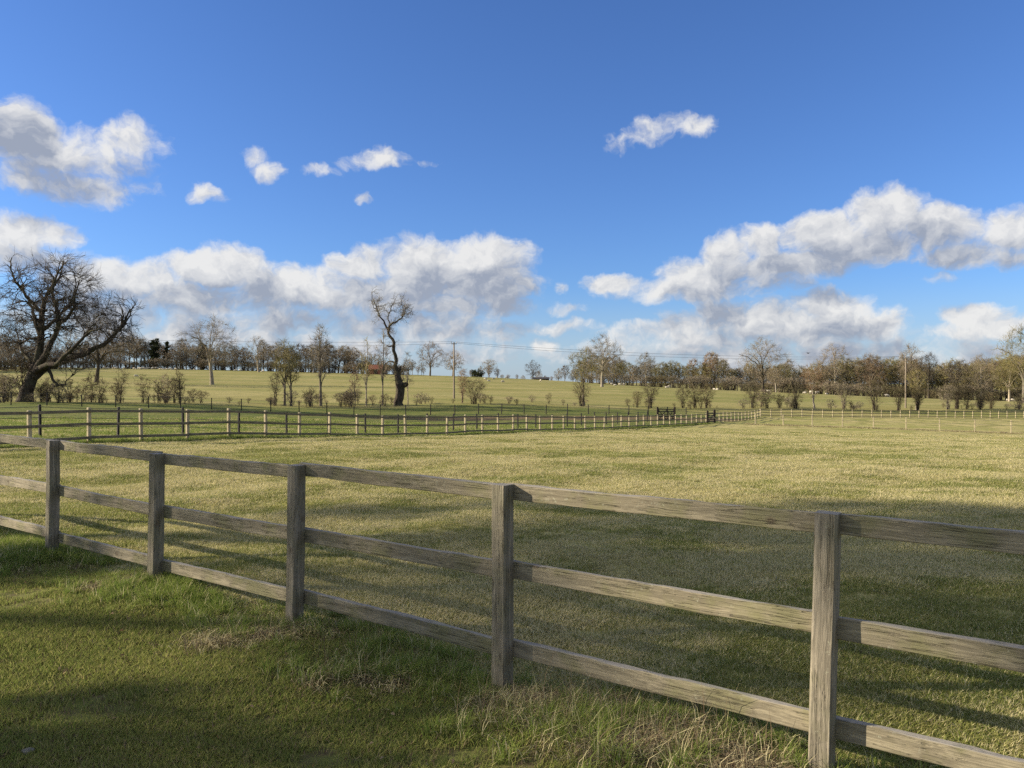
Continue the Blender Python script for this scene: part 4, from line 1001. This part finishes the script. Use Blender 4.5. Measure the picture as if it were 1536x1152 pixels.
# trees beyond the left edge of the photo, whose broken shade lies over the verge and the near paddock
def pine(label, x, y, H, W, hb, seed, clumps, cr, per, wy=1.0):
    rng = np.random.default_rng(seed)
    root = empty('roadside_pine', (x, y, ht(x, y)-.1)); tag(root, label, 'tree')
    zz = np.linspace(0, 1, 12); P0 = np.stack([.02*H*np.sin(zz*5), .012*H*np.cos(zz*4)-.012*H, H*.96*zz], -1)[None]
    L0 = (P0, (H*.014*(1.1-.85*zz))[None])
    z = rng.uniform(hb, 1, clumps)*H; a = rng.uniform(0, 6.28, clumps); r = np.sqrt(rng.uniform(0, 1, clumps))*W/2*(1-.35*((z/H-hb)/(1-hb)))
    c = np.stack([np.cos(a)*r, np.sin(a)*r*wy, z], -1)
    L1 = reach(rng, [(P0[:, 3:], L0[1][:, 3:])], c-np.array([0, 0, .2]), 6, .5, .018, .04, .05)
    L2 = sprout(rng, *L1, 5, .35, 1, .8, .25, .3, .9, .5, .010); L2 = walk(rng, *L2, 3, .15, .06, .4)
    t_, q_, _ = join([tube_np(*L0, 8), tube_np(*L1, 5), tube_np(*L2, 3)]); link('trunk', mesh_np('trunk', t_, q_), root, [M_BARK_DARK])
    k = np.repeat(np.arange(clumps), per); sz = cr*rng.uniform(.6, 1.3, clumps)
    C_ = c[k]+rng.normal(0, .5, (len(k), 3))*sz[k][:, None]*np.array([1, 1, .62])
    v, f = leaf_cloud(rng, C_, .115); link('crown', mesh_np('crown', v, f, False), root, [M_NEEDLE])
pine('tall dark pine west of the verge shading the middle of the near paddock', -34, 9.3, 19.4, 6.0, .62, 501, 68, .78, 235)
pine('taller dark pine farther west shading the right of the near paddock', -47, 8.3, 24.5, 7.4, .70, 502, 74, .86, 240)
pine('high crowned dark pine west of the verge, nearest the road', -34, 6.2, 17.4, 2.6, .72, 504, 26, .60, 210)
pine('spindly dark pine west of the verge whose lowest branches shade one rail', -34, 2.7, 17.6, 3.2, .805, 505, 30, .55, 260)
pine('low bushy pine west of the verge dappling the mown grass', -20.5, 3.9, 7.0, 3.0, .42, 503, 19, .38, 125)
pine('squat dark pine west of the verge shading the foot of the fence', -20.5, 7.5, 6.1, 2.4, .45, 506, 22, .42, 140)

# ------------------------------------------------------------------ sheep
def sheep_mesh(seed, graze=True, lying=False):
    rng = np.random.default_rng(seed)
    lift = .30 if lying else .62
    spine = [(-.56, 0, lift-.02), (-.52, 0, lift+.03), (-.40, 0, lift+.05), (-.15, 0, lift+.03), (.15, 0, lift+.02), (.36, 0, lift+.04), (.47, 0, lift+.08)]
    rad = [.06, .17, .25, .285, .285, .24, .16]
    hd_ = [(.58, 0, lift-.02), (.68, 0, lift-.22), (.76, 0, lift-.42), (.80, 0, lift-.50)] if graze else [(.58, 0, lift+.20), (.64, 0, lift+.33), (.76, 0, lift+.34), (.84, 0, lift+.30)]
    P = np.array([spine+hd_], float); Rr = np.array([rad+[.12, .09, .075, .04]])
    parts = [tube_np(P, Rr, 10)]
    if not lying:
        for sx, sy in ((-.36, .13), (-.36, -.13), (.30, .12), (.30, -.12)):
            j = rng.uniform(-.05, .05); back = -.05 if sx < 0 else .02
            parts.append(tube_np(np.array([[(sx, sy, lift-.12), (sx+back+j, sy, lift*.52), (sx+j, sy, .12), (sx+j+.02, sy, 0)]]), np.array([[.09, .055, .035, .04]]), 6))
    e = P[0, -3]
    for s_ in (-1, 1): parts.append(tube_np(np.array([[(e[0], s_*.05, e[2]+.02), (e[0]-.02, s_*.12, e[2]+.03), (e[0]-.03, s_*.17, e[2])]]), np.array([[.02, .035, .01]]), 5))
    parts.append(tube_np(np.array([[(-.55, 0, lift), (-.60, 0, lift-.12), (-.60, 0, lift-.22)]]), np.array([[.05, .04, .02]]), 5))
    v, f, mi = join(parts); mi = np.where(mi == 0, 0, 1)
    z = f.shape[0]; me = mesh_np('sheep', v, f, True, mi); me.materials.append(M_WOOL); me.materials.append(M_FACE); return me
SHEEP = [sheep_mesh(1, True), sheep_mesh(2, False), sheep_mesh(3, True, True), sheep_mesh(4, True)]
def sheep(px, d, label, group, rng, k=None):
    x, y, z = at(px, d); o = bpy.data.objects.new('sheep', SHEEP[k if k is not None else rng.integers(4)]); COL.objects.link(o)
    s_ = rng.uniform(.78, .95); o.location = (x, y, z-.03); o.scale = (s_, s_, s_); o.rotation_euler = (0, 0, rng.uniform(0, 6.28) if rng.random() < .4 else rng.choice([0, math.pi])+rng.normal(0, .35))
    tag(o, label, 'sheep', group)
_r = np.random.default_rng(77)
for px in np.concatenate([np.linspace(126, 200, 13), np.linspace(203, 262, 16), [286, 290, 352, 359, 392, 397, 439, 470]]):
    sheep(float(px+_r.uniform(-2, 2)), float(lw_d(px)-_r.uniform(8, 26)), 'whitish sheep grazing along the foot of the left wood', 'sheep by the left wood', _r)
for px, d in ((728, 262), (733, 245), (740, 275), (754, 232), (811, 268), (760, 300), (745, 290)):
    sheep(px, d, 'pale sheep on the slope below the low dark shed and skyline trees', 'sheep on the middle slope', _r)
for px, d in ((918, 262), (923, 255), (930, 258), (936, 262), (1000, 240), (1004, 246), (1071, 232), (1076, 236)):
    sheep(px, d, 'pale sheep in front of the right wood, between the two oaks', 'sheep by the right wood', _r)
for px, d in ((1207, 212), (1240, 226), (1216, 208), (1330, 215), (1512, 212), (1518, 214)):
    sheep(px, d, 'pale sheep half hidden behind the right hedgerow', 'sheep behind the right hedgerow', _r)
sheep(1152.5, 206, 'bright white sheep standing right of the domed oak trunk', None, _r, 1)
sheep(1225.5, 204, 'white sheep just right of the leaning sapling stem', None, _r, 1)
sheep(204, 205, 'darker lone sheep grazing below the flock on the left', None, _r, 0)

# ------------------------------------------------------------------ far buildings
def building(kind, label, px, d, L, Wd, He, Hr, mw, mr, rz, doors):
    x, y, z = at(px, d); root = empty(kind, (x, y, z-.2), rz); tag(root, label, kind.replace('_', ' '))
    h, w = L/2, Wd/2
    V = [(-h, -w, 0), (h, -w, 0), (h, w, 0), (-h, w, 0), (-h, -w, He), (h, -w, He), (h, w, He), (-h, w, He), (-h, 0, He+Hr), (h, 0, He+Hr)]
    me = bpy.data.meshes.new('wall'); me.from_pydata(V, [], [(0, 1, 5, 4), (1, 2, 6, 9, 5), (2, 3, 7, 6), (3, 0, 4, 8, 7)]); part('wall', me, root, (0, 0, 0), m=mw)
    o = .25; t = .1; R_ = []
    for s_ in (-1, 1):
        e0 = He-o*Hr/w; b0 = len(R_)
        for dz in (.03, .03+t): R_ += [(-h-o, s_*(w+o), e0+dz), (h+o, s_*(w+o), e0+dz), (h+o, 0, He+Hr+dz), (-h-o, 0, He+Hr+dz)]
    F = []
    for b0 in (0, 8): F += [(b0, b0+1, b0+2, b0+3), (b0+4, b0+5, b0+6, b0+7), (b0, b0+1, b0+5, b0+4), (b0+1, b0+2, b0+6, b0+5), (b0+3, b0, b0+4, b0+7)]
    me = bpy.data.meshes.new('roof'); me.from_pydata(R_, [], F); part('roof', me, root, (0, 0, 0), m=mr)
    for (dx_, ww, hh) in doors:
        part('door', box_me('door', ww, hh, .06), root, (dx_, -w-.035, hh/2+.2), m=M_GATE)
building('brick_barn', 'small red brick barn half hidden behind saplings left of the gnarled tree', 564, 300, 5.5, 5, 2.2, 1.6, M_BRICK, plain('clay_tile', (.20, .075, .045), .85), .15, ((-.8, 1.4, 2.0),))
building('long_shed', 'low dark shed on the skyline right of the small round ridge tree', 812, 405, 8, 4.5, 1.7, .8, M_GATE, M_ROOF, -.1, ((-1.5, 2.2, 1.5),))

# ------------------------------------------------------------------ grass
def grass_mat(name, c1, c2, c3, tr=.35):
    m = bpy.data.materials.new(name); m.use_nodes = True; nt = m.node_tree; nt.nodes.clear(); g = NG(nt)
    o = g.node('ShaderNodeOutputMaterial'); geo = g.node('ShaderNodeNewGeometry'); oi = g.node('ShaderNodeObjectInfo')
    n = g.noise(geo.outputs['Position'], .8, 4, .6)
    rp = g.m('FRACT', g.m('ADD', geo.outputs['Random Per Island'], oi.outputs['Random']))
    col = g.mix(g.sstep(n, .36, .64), c1, c2); col = g.mix(g.m('MULTIPLY', rp, .75), col, c3)
    d = g.node('ShaderNodeBsdfDiffuse'); t = g.node('ShaderNodeBsdfTranslucent'); mx = g.node('ShaderNodeMixShader'); mx.inputs[0].default_value = tr
    g.put(d.inputs[0], col); g.put(t.inputs[0], col); nt.links.new(d.outputs[0], mx.inputs[1]); nt.links.new(t.outputs[0], mx.inputs[2]); nt.links.new(mx.outputs[0], o.inputs[0])
    return m
M_GREEN = grass_mat('green_blades', (.120, .185, .036), (.190, .235, .054), (.29, .285, .095), .45)
M_LUSH = grass_mat('lush_blades', (.120, .205, .032), (.190, .280, .052), (.26, .29, .085), .45)
M_STRAW = grass_mat('straw_blades', (.60, .53, .29), (.50, .45, .215), (.72, .64, .40), .4)
M_OLIVE = grass_mat('olive_blades', (.255, .270, .075), (.340, .325, .110), (.44, .40, .170), .45)
M_DEAD = grass_mat('dead_stalks', (.17, .125, .078), (.26, .20, .125), (.11, .080, .052), .15)
def tuft(name, seed, n, rad, h0, h1, w, bend, mats, probs, flop=0.0):
    rng = np.random.default_rng(seed)
    a = rng.uniform(0, 2*np.pi, n); rr = rad*np.sqrt(rng.uniform(0, 1, n)); base = np.stack([np.cos(a)*rr, np.sin(a)*rr, np.full(n, -.008)], -1)
    th = rng.uniform(0, 2*np.pi, n); dr = np.stack([np.cos(th), np.sin(th), np.zeros(n)], -1); pr = np.stack([-np.sin(th), np.cos(th), np.zeros(n)], -1)
    h = rng.uniform(h0, h1, n)[:, None]; b = (bend*rng.uniform(.3, 1.4, n)+flop)[:, None]
    up = np.array([0, 0, 1.0])
    p1 = base+up*h*.55*np.cos(b*.4)+dr*h*.45*np.sin(b*.5); p2 = base+up*h*np.cos(b*.75)*.98+dr*h*np.sin(b)*.95
    W = (w*rng.uniform(.7, 1.3, n))[:, None]
    V = np.stack([base-pr*W, base+pr*W, p1+pr*W*.75, p1-pr*W*.75, p2], 1).reshape(-1, 3)
    i = np.arange(n)[:, None]*5
    q = i+np.array([[0, 1, 2, 3]]); t = i+np.array([[3, 2, 4]])
    mi = rng.choice(len(mats), n, p=probs)
    me = mesh_np(name, V, [q, t], False, np.concatenate([mi, mi]))
    for m in mats: me.materials.append(m)
    return bpy.data.objects.new(name, me)
TUFTS = []
def add(*a, **k): TUFTS.append(tuft('tuft_%02d' % len(TUFTS), 900+len(TUFTS), *a, **k))
for k in range(4): add(44, .075, .022, .050, .0020, .9, (M_GREEN, M_OLIVE, M_DEAD), (.64, .24, .12))                 # 0-3 mown verge
for k in range(4): add(44, .085, .025, .060, .0022, 1.0, (M_STRAW, M_OLIVE, M_GREEN), ((.62, .50, .30, .14)[k], (.28, .34, .42, .46)[k], (.10, .16, .28, .40)[k]))   # 4-7 paddock, straw to green
for k in range(3): add(36, .060, .08, .19, .0026, .9, (M_LUSH, M_GREEN, M_STRAW), (.62, .30, .08))                    # 8-10 uncut strip by the fence
for k in range(3): add(26, .080, .06, .17, .0018, 1.2, (M_STRAW, M_DEAD), (.28, .72), flop=.55)                        # 11-13 dry tangles
for k in range(2): add(5, .040, .18, .36, .0012, .5, (M_STRAW, M_DEAD), (.4, .6))                                     # 14-15 seed stalks
TC = bpy.data.collections.new('grass_tufts')
for t in TUFTS: TC.objects.link(t)
def vnoise(x, y, sc, seed, oc=3):
    out = np.zeros_like(x); amp = 1.0; tot = 0
    for o in range(oc):
        r_ = np.random.default_rng(seed+o); T = r_.uniform(0, 1, (64, 64))
        u, v = x*sc, y*sc; i, j = np.floor(u).astype(int), np.floor(v).astype(int); fu, fv = u-i, v-j
        fu, fv = fu*fu*(3-2*fu), fv*fv*(3-2*fv)
        a = T[i % 64, j % 64]*(1-fu)+T[(i+1) % 64, j % 64]*fu; b = T[i % 64, (j+1) % 64]*(1-fu)+T[(i+1) % 64, (j+1) % 64]*fu
        out += amp*(a*(1-fv)+b*fv); tot += amp; amp *= .55; sc *= 2.1
    return out/tot
def scatter(rng, d0, d1, rho, spread=.80):
    """points over the visible wedge, rho(d) per square metre"""
    ds = np.linspace(d0, d1, 200); w = rho(ds)*2*spread*ds
    n = int(np.sum((w[1:]+w[:-1])/2*np.diff(ds))); cdf = np.concatenate([[0], np.cumsum((w[1:]+w[:-1])/2)]); cdf /= cdf[-1]
    d = np.interp(rng.uniform(0, 1, n), cdf, ds); x = rng.uniform(-spread, spread, n)*d
    return x, d
def grass_object(name, label, x, y, idx, sc, rng):
    z = height(x, y); n = len(x)
    me = bpy.data.meshes.new(name); me.vertices.add(n); me.vertices.foreach_set('co', np.stack([x, y, z], -1).astype(np.float32).ravel())
    for nm, ty, val in (('idx', 'INT', idx.astype(np.int32)), ('sc', 'FLOAT', sc.astype(np.float32)), ('rz', 'FLOAT', rng.uniform(0, 6.28, n).astype(np.float32))):
        at_ = me.attributes.new(nm, ty, 'POINT'); at_.data.foreach_set('value', val)
    o = link(name, me); tag(o, label, 'grass', kind='stuff')
    ng = bpy.data.node_groups.new(name, 'GeometryNodeTree')
    ng.interface.new_socket('Geometry', in_out='INPUT', socket_type='NodeSocketGeometry'); ng.interface.new_socket('Geometry', in_out='OUTPUT', socket_type='NodeSocketGeometry')
    N_ = ng.nodes; gi = N_.new('NodeGroupInput'); go = N_.new('NodeGroupOutput'); ip = N_.new('GeometryNodeInstanceOnPoints'); ci = N_.new('GeometryNodeCollectionInfo')
    ci.inputs['Collection'].default_value = TC; ci.inputs['Separate Children'].default_value = True; ci.inputs['Reset Children'].default_value = True
    ip.inputs['Pick Instance'].default_value = True
    def attr(nm, ty):
        a = N_.new('GeometryNodeInputNamedAttribute'); a.data_type = ty; a.inputs['Name'].default_value = nm; return a.outputs['Attribute']
    cx = N_.new('ShaderNodeCombineXYZ'); L_ = ng.links.new
    L_(attr('rz', 'FLOAT'), cx.inputs[2])
    e2r = N_.new('FunctionNodeEulerToRotation'); L_(cx.outputs[0], e2r.inputs[0])
    L_(gi.outputs[0], ip.inputs['Points']); L_(ci.outputs[0], ip.inputs['Instance']); L_(attr('idx', 'INT'), ip.inputs['Instance Index'])
    L_(e2r.outputs[0], ip.inputs['Rotation']); L_(attr('sc', 'FLOAT'), ip.inputs['Scale']); L_(ip.outputs[0], go.inputs[0])
    md = o.modifiers.new('grass', 'NODES'); md.node_group = ng
    return o
def sow():
    rng = np.random.default_rng(4242)
    # mown verge
    x, y = scatter(rng, 2.4, 9.5, lambda d: 3800/d)
    s_ = side(x, y); k = s_ < .05; x, y, s_ = x[k], y[k], s_[k]
    bare = vnoise(x, y, 2.3, 5) ; k = rng.uniform(0, 1, len(x)) < np.clip((bare-.34)*6, .12, 1); x, y, s_ = x[k], y[k], s_[k]
    n = vnoise(x, y, 1.1, 9); sc = .72+.75*n+np.clip(s_+.9, 0, .8)*.45
    grass_object('mown_grass', 'short dark green mown grass on the near side of the fence', x, y, rng.integers(0, 4, len(x)), sc, rng)
    # uncut strip under the near fence
    t = rng.uniform(-7.6, 5.6, 15000); off = rng.normal(-.12, .20, 15000)
    x = P4[0]+t*U[0]+off*NF[0]; y = P4[1]+t*U[1]+off*NF[1]
    n = vnoise(x, y, 1.5, 21); n2 = vnoise(x, y, 2.6, 33)
    k = (y > 1.4) & (rng.uniform(0, 1, len(x)) < np.clip((n-.36)*4.5, .06, .9)*.55); x, y, n, n2 = x[k], y[k], n[k], n2[k]
    dry = rng.uniform(0, 1, len(x)) < np.clip((n2-.50)*5, .03, .7)
    idx = np.where(dry, rng.integers(11, 14, len(x)), rng.integers(8, 11, len(x)))
    sc = .38+.62*rng.uniform(0, 1, len(x))*np.clip(n*1.5, .3, 1.1)
    # thicker tussocks round every post foot
    xs, ys, ids, ss = [x], [y], [idx], [sc]
    for (qx, qy) in NEAR_POSTS:
        m_ = 46; a = rng.uniform(0, 6.28, m_); r_ = .07+np.abs(rng.normal(0, .10, m_)); xs.append(qx+np.cos(a)*r_); ys.append(qy+np.sin(a)*r_)
        ids.append(np.where(rng.uniform(0, 1, m_) < .42, rng.integers(11, 14, m_), rng.integers(8, 11, m_))); ss.append(rng.uniform(.35, .85, m_))
    # dead tangles beside the two nearest posts
    for (qx, qy, m_, w) in ((.22, 3.86, 200, .17), (.62, 3.50, 260, .22), (-1.45, 5.05, 90, .16), (.95, 3.25, 150, .18), (.05, 4.0, 90, .12), (-.9, 4.35, 60, .2), (-1.9, 4.9, 50, .15)):
        xs.append(qx+rng.normal(0, w, m_)); ys.append(qy+rng.normal(0, w*.6, m_)); ids.append(np.where(rng.uniform(0, 1, m_) < .08, rng.integers(14, 16, m_), rng.integers(11, 14, m_))); ss.append(rng.uniform(.55, 1.15, m_))
    x, y, idx, sc = map(np.concatenate, (xs, ys, ids, ss))
    grass_object('uncut_grass', 'longer uncut grass and dead stalks along the foot of the near fence', x, y, idx, sc, rng)
    # paddock
    x, y = scatter(rng, 3.0, 62, lambda d: 5200/d**1.28)
    s_ = side(x, y); sL = (x-WL0[0])*-WLV[1]+(y-WL0[1])*WLV[0]
    k = (s_ > .05) & (sL < -.4); x, y = x[k], y[k]; d = np.hypot(x, y)
    n = vnoise(x*.6, y, .55, 41, 4); n2 = vnoise(x, y, 2.2, 51)
    k = rng.uniform(0, 1, len(x)) < np.clip((n2-.24)*6, .75, 1); x, y, d, n = x[k], y[k], d[k], n[k]
    far = np.clip((d-6)/10, 0, 1)
    n = .6*n+.4*vnoise(x, y, 1.9, 47, 3)
    q = np.clip((n-.5)*7.5+.5+rng.normal(0, .40, len(x))+.22*far-.15, 0, .999)
    idx = 7-np.floor(q*4).astype(int)
    dry = rng.uniform(0, 1, len(x)) < .035; idx = np.where(dry, rng.integers(11, 14, len(x)), idx)
    sc = (.65+.7*vnoise(x, y, .9, 61))*np.clip((d/9)**.5, .9, 2.3)*np.where(dry, .5, 1)
    grass_object('paddock_grass', 'grazed straw coloured grass of the paddock', x, y, idx, sc, rng)
    # lane beyond the left fence, and the strip at its foot
    x, y = scatter(rng, 20, 70, lambda d: 1500/d**1.15)
    sL = (x-WL0[0])*-WLV[1]+(y-WL0[1])*WLV[0]; k = (sL > -.35) & (sL < 30); x, y, sL = x[k], y[k], sL[k]; d = np.hypot(x, y)
    n = vnoise(x, y, .5, 71, 4)
    idx = np.where(rng.uniform(0, 1, len(x)) < np.clip((n-.45)*5, .1, .9), rng.integers(5, 8, len(x)), rng.integers(8, 11, len(x)))
    sc = np.where(idx >= 8, .75, 1.5)*(.6+.9*n)*np.clip((d/20)**.4, 1, 1.6)
    t = rng.uniform(-6, 72, 5000); off = rng.normal(-.1, .22, 5000); x2 = WL0[0]+t*WLV[0]-off*WLV[1]; y2 = WL0[1]+t*WLV[1]+off*WLV[0]
    x = np.concatenate([x, x2]); y = np.concatenate([y, y2]); idx = np.concatenate([idx, rng.integers(8, 11, 5000)]); sc = np.concatenate([sc, rng.uniform(.6, 1.5, 5000)])
    # pale rough grass along the wire fence
    t = rng.uniform(-1, 34, 2600); off = rng.normal(0, .5, 2600); x2 = WI0[0]+t*WIV[0]-off*WIV[1]; y2 = WI0[1]+t*WIV[1]+off*WIV[0]
    x = np.concatenate([x, x2]); y = np.concatenate([y, y2]); idx = np.concatenate([idx, rng.choice([4, 4, 5, 11, 12], 2600)]); sc = np.concatenate([sc, rng.uniform(1.3, 2.8, 2600)])
    grass_object('lane_grass', 'rough bright green grass in the lane and along the far fence lines', x, y, idx, sc, rng)
sow()

# ------------------------------------------------------------------ litter on the verge
M_LEAF = leaf_mat('fallen_leaf', (.22, .16, .10), (.36, .29, .20), (.17, .095, .05))
def litter():
    rng = np.random.default_rng(88)
    n = 240; t = rng.uniform(-6.5, 3.2, n); off = -np.abs(rng.normal(0, 1.3, n))
    x = P4[0]+t*U[0]+off*NF[0]; y = P4[1]+t*U[1]+off*NF[1]; k = y > 2.3; x, y = x[k], y[k]
    c = np.stack([x, y, height(x, y)+rng.uniform(.015, .045, len(x))], -1)
    v, f = leaf_cloud(rng, c, .015, .25)
    v = v.reshape(-1, 4, 3); v[:, 1, 2] += .006; v[:, 3, 2] += .008
    o = link('fallen_leaves', mesh_np('fallen_leaves', v.reshape(-1, 3), f, False), None, [M_LEAF])
    tag(o, 'pale dead leaves and bits scattered over the mown verge', 'leaves', kind='stuff')
litter()
def stone(x, y, r, seed, label):
    rng = np.random.default_rng(seed); bm = bmesh.new(); bmesh.ops.create_icosphere(bm, subdivisions=3, radius=r)
    ph = rng.uniform(0, 6, 6)
    for v in bm.verts:
        q = v.co/r; k = 1+.14*math.sin(3*q.x+ph[0])+.12*math.sin(4*q.y+ph[1])+.08*math.sin(7*q.z+ph[2]); v.co = (v.co.x*k*1.2, v.co.y*k, v.co.z*k*.7)
    me = bpy.data.meshes.new('stone'); bm.to_mesh(me); bm.free(); me.polygons.foreach_set('use_smooth', np.ones(len(me.polygons), bool))
    o = link('stone', me, None, [plain('pale_stone', (.12, .115, .10), .9, .35, 30)]); o.location = (x, y, ht(x, y)+r*.55); tag(o, label, 'stone')
stone((40-768)/F_PX*3.44, 3.44, .024, 3, 'small pale stone in the mown grass at the bottom left corner')
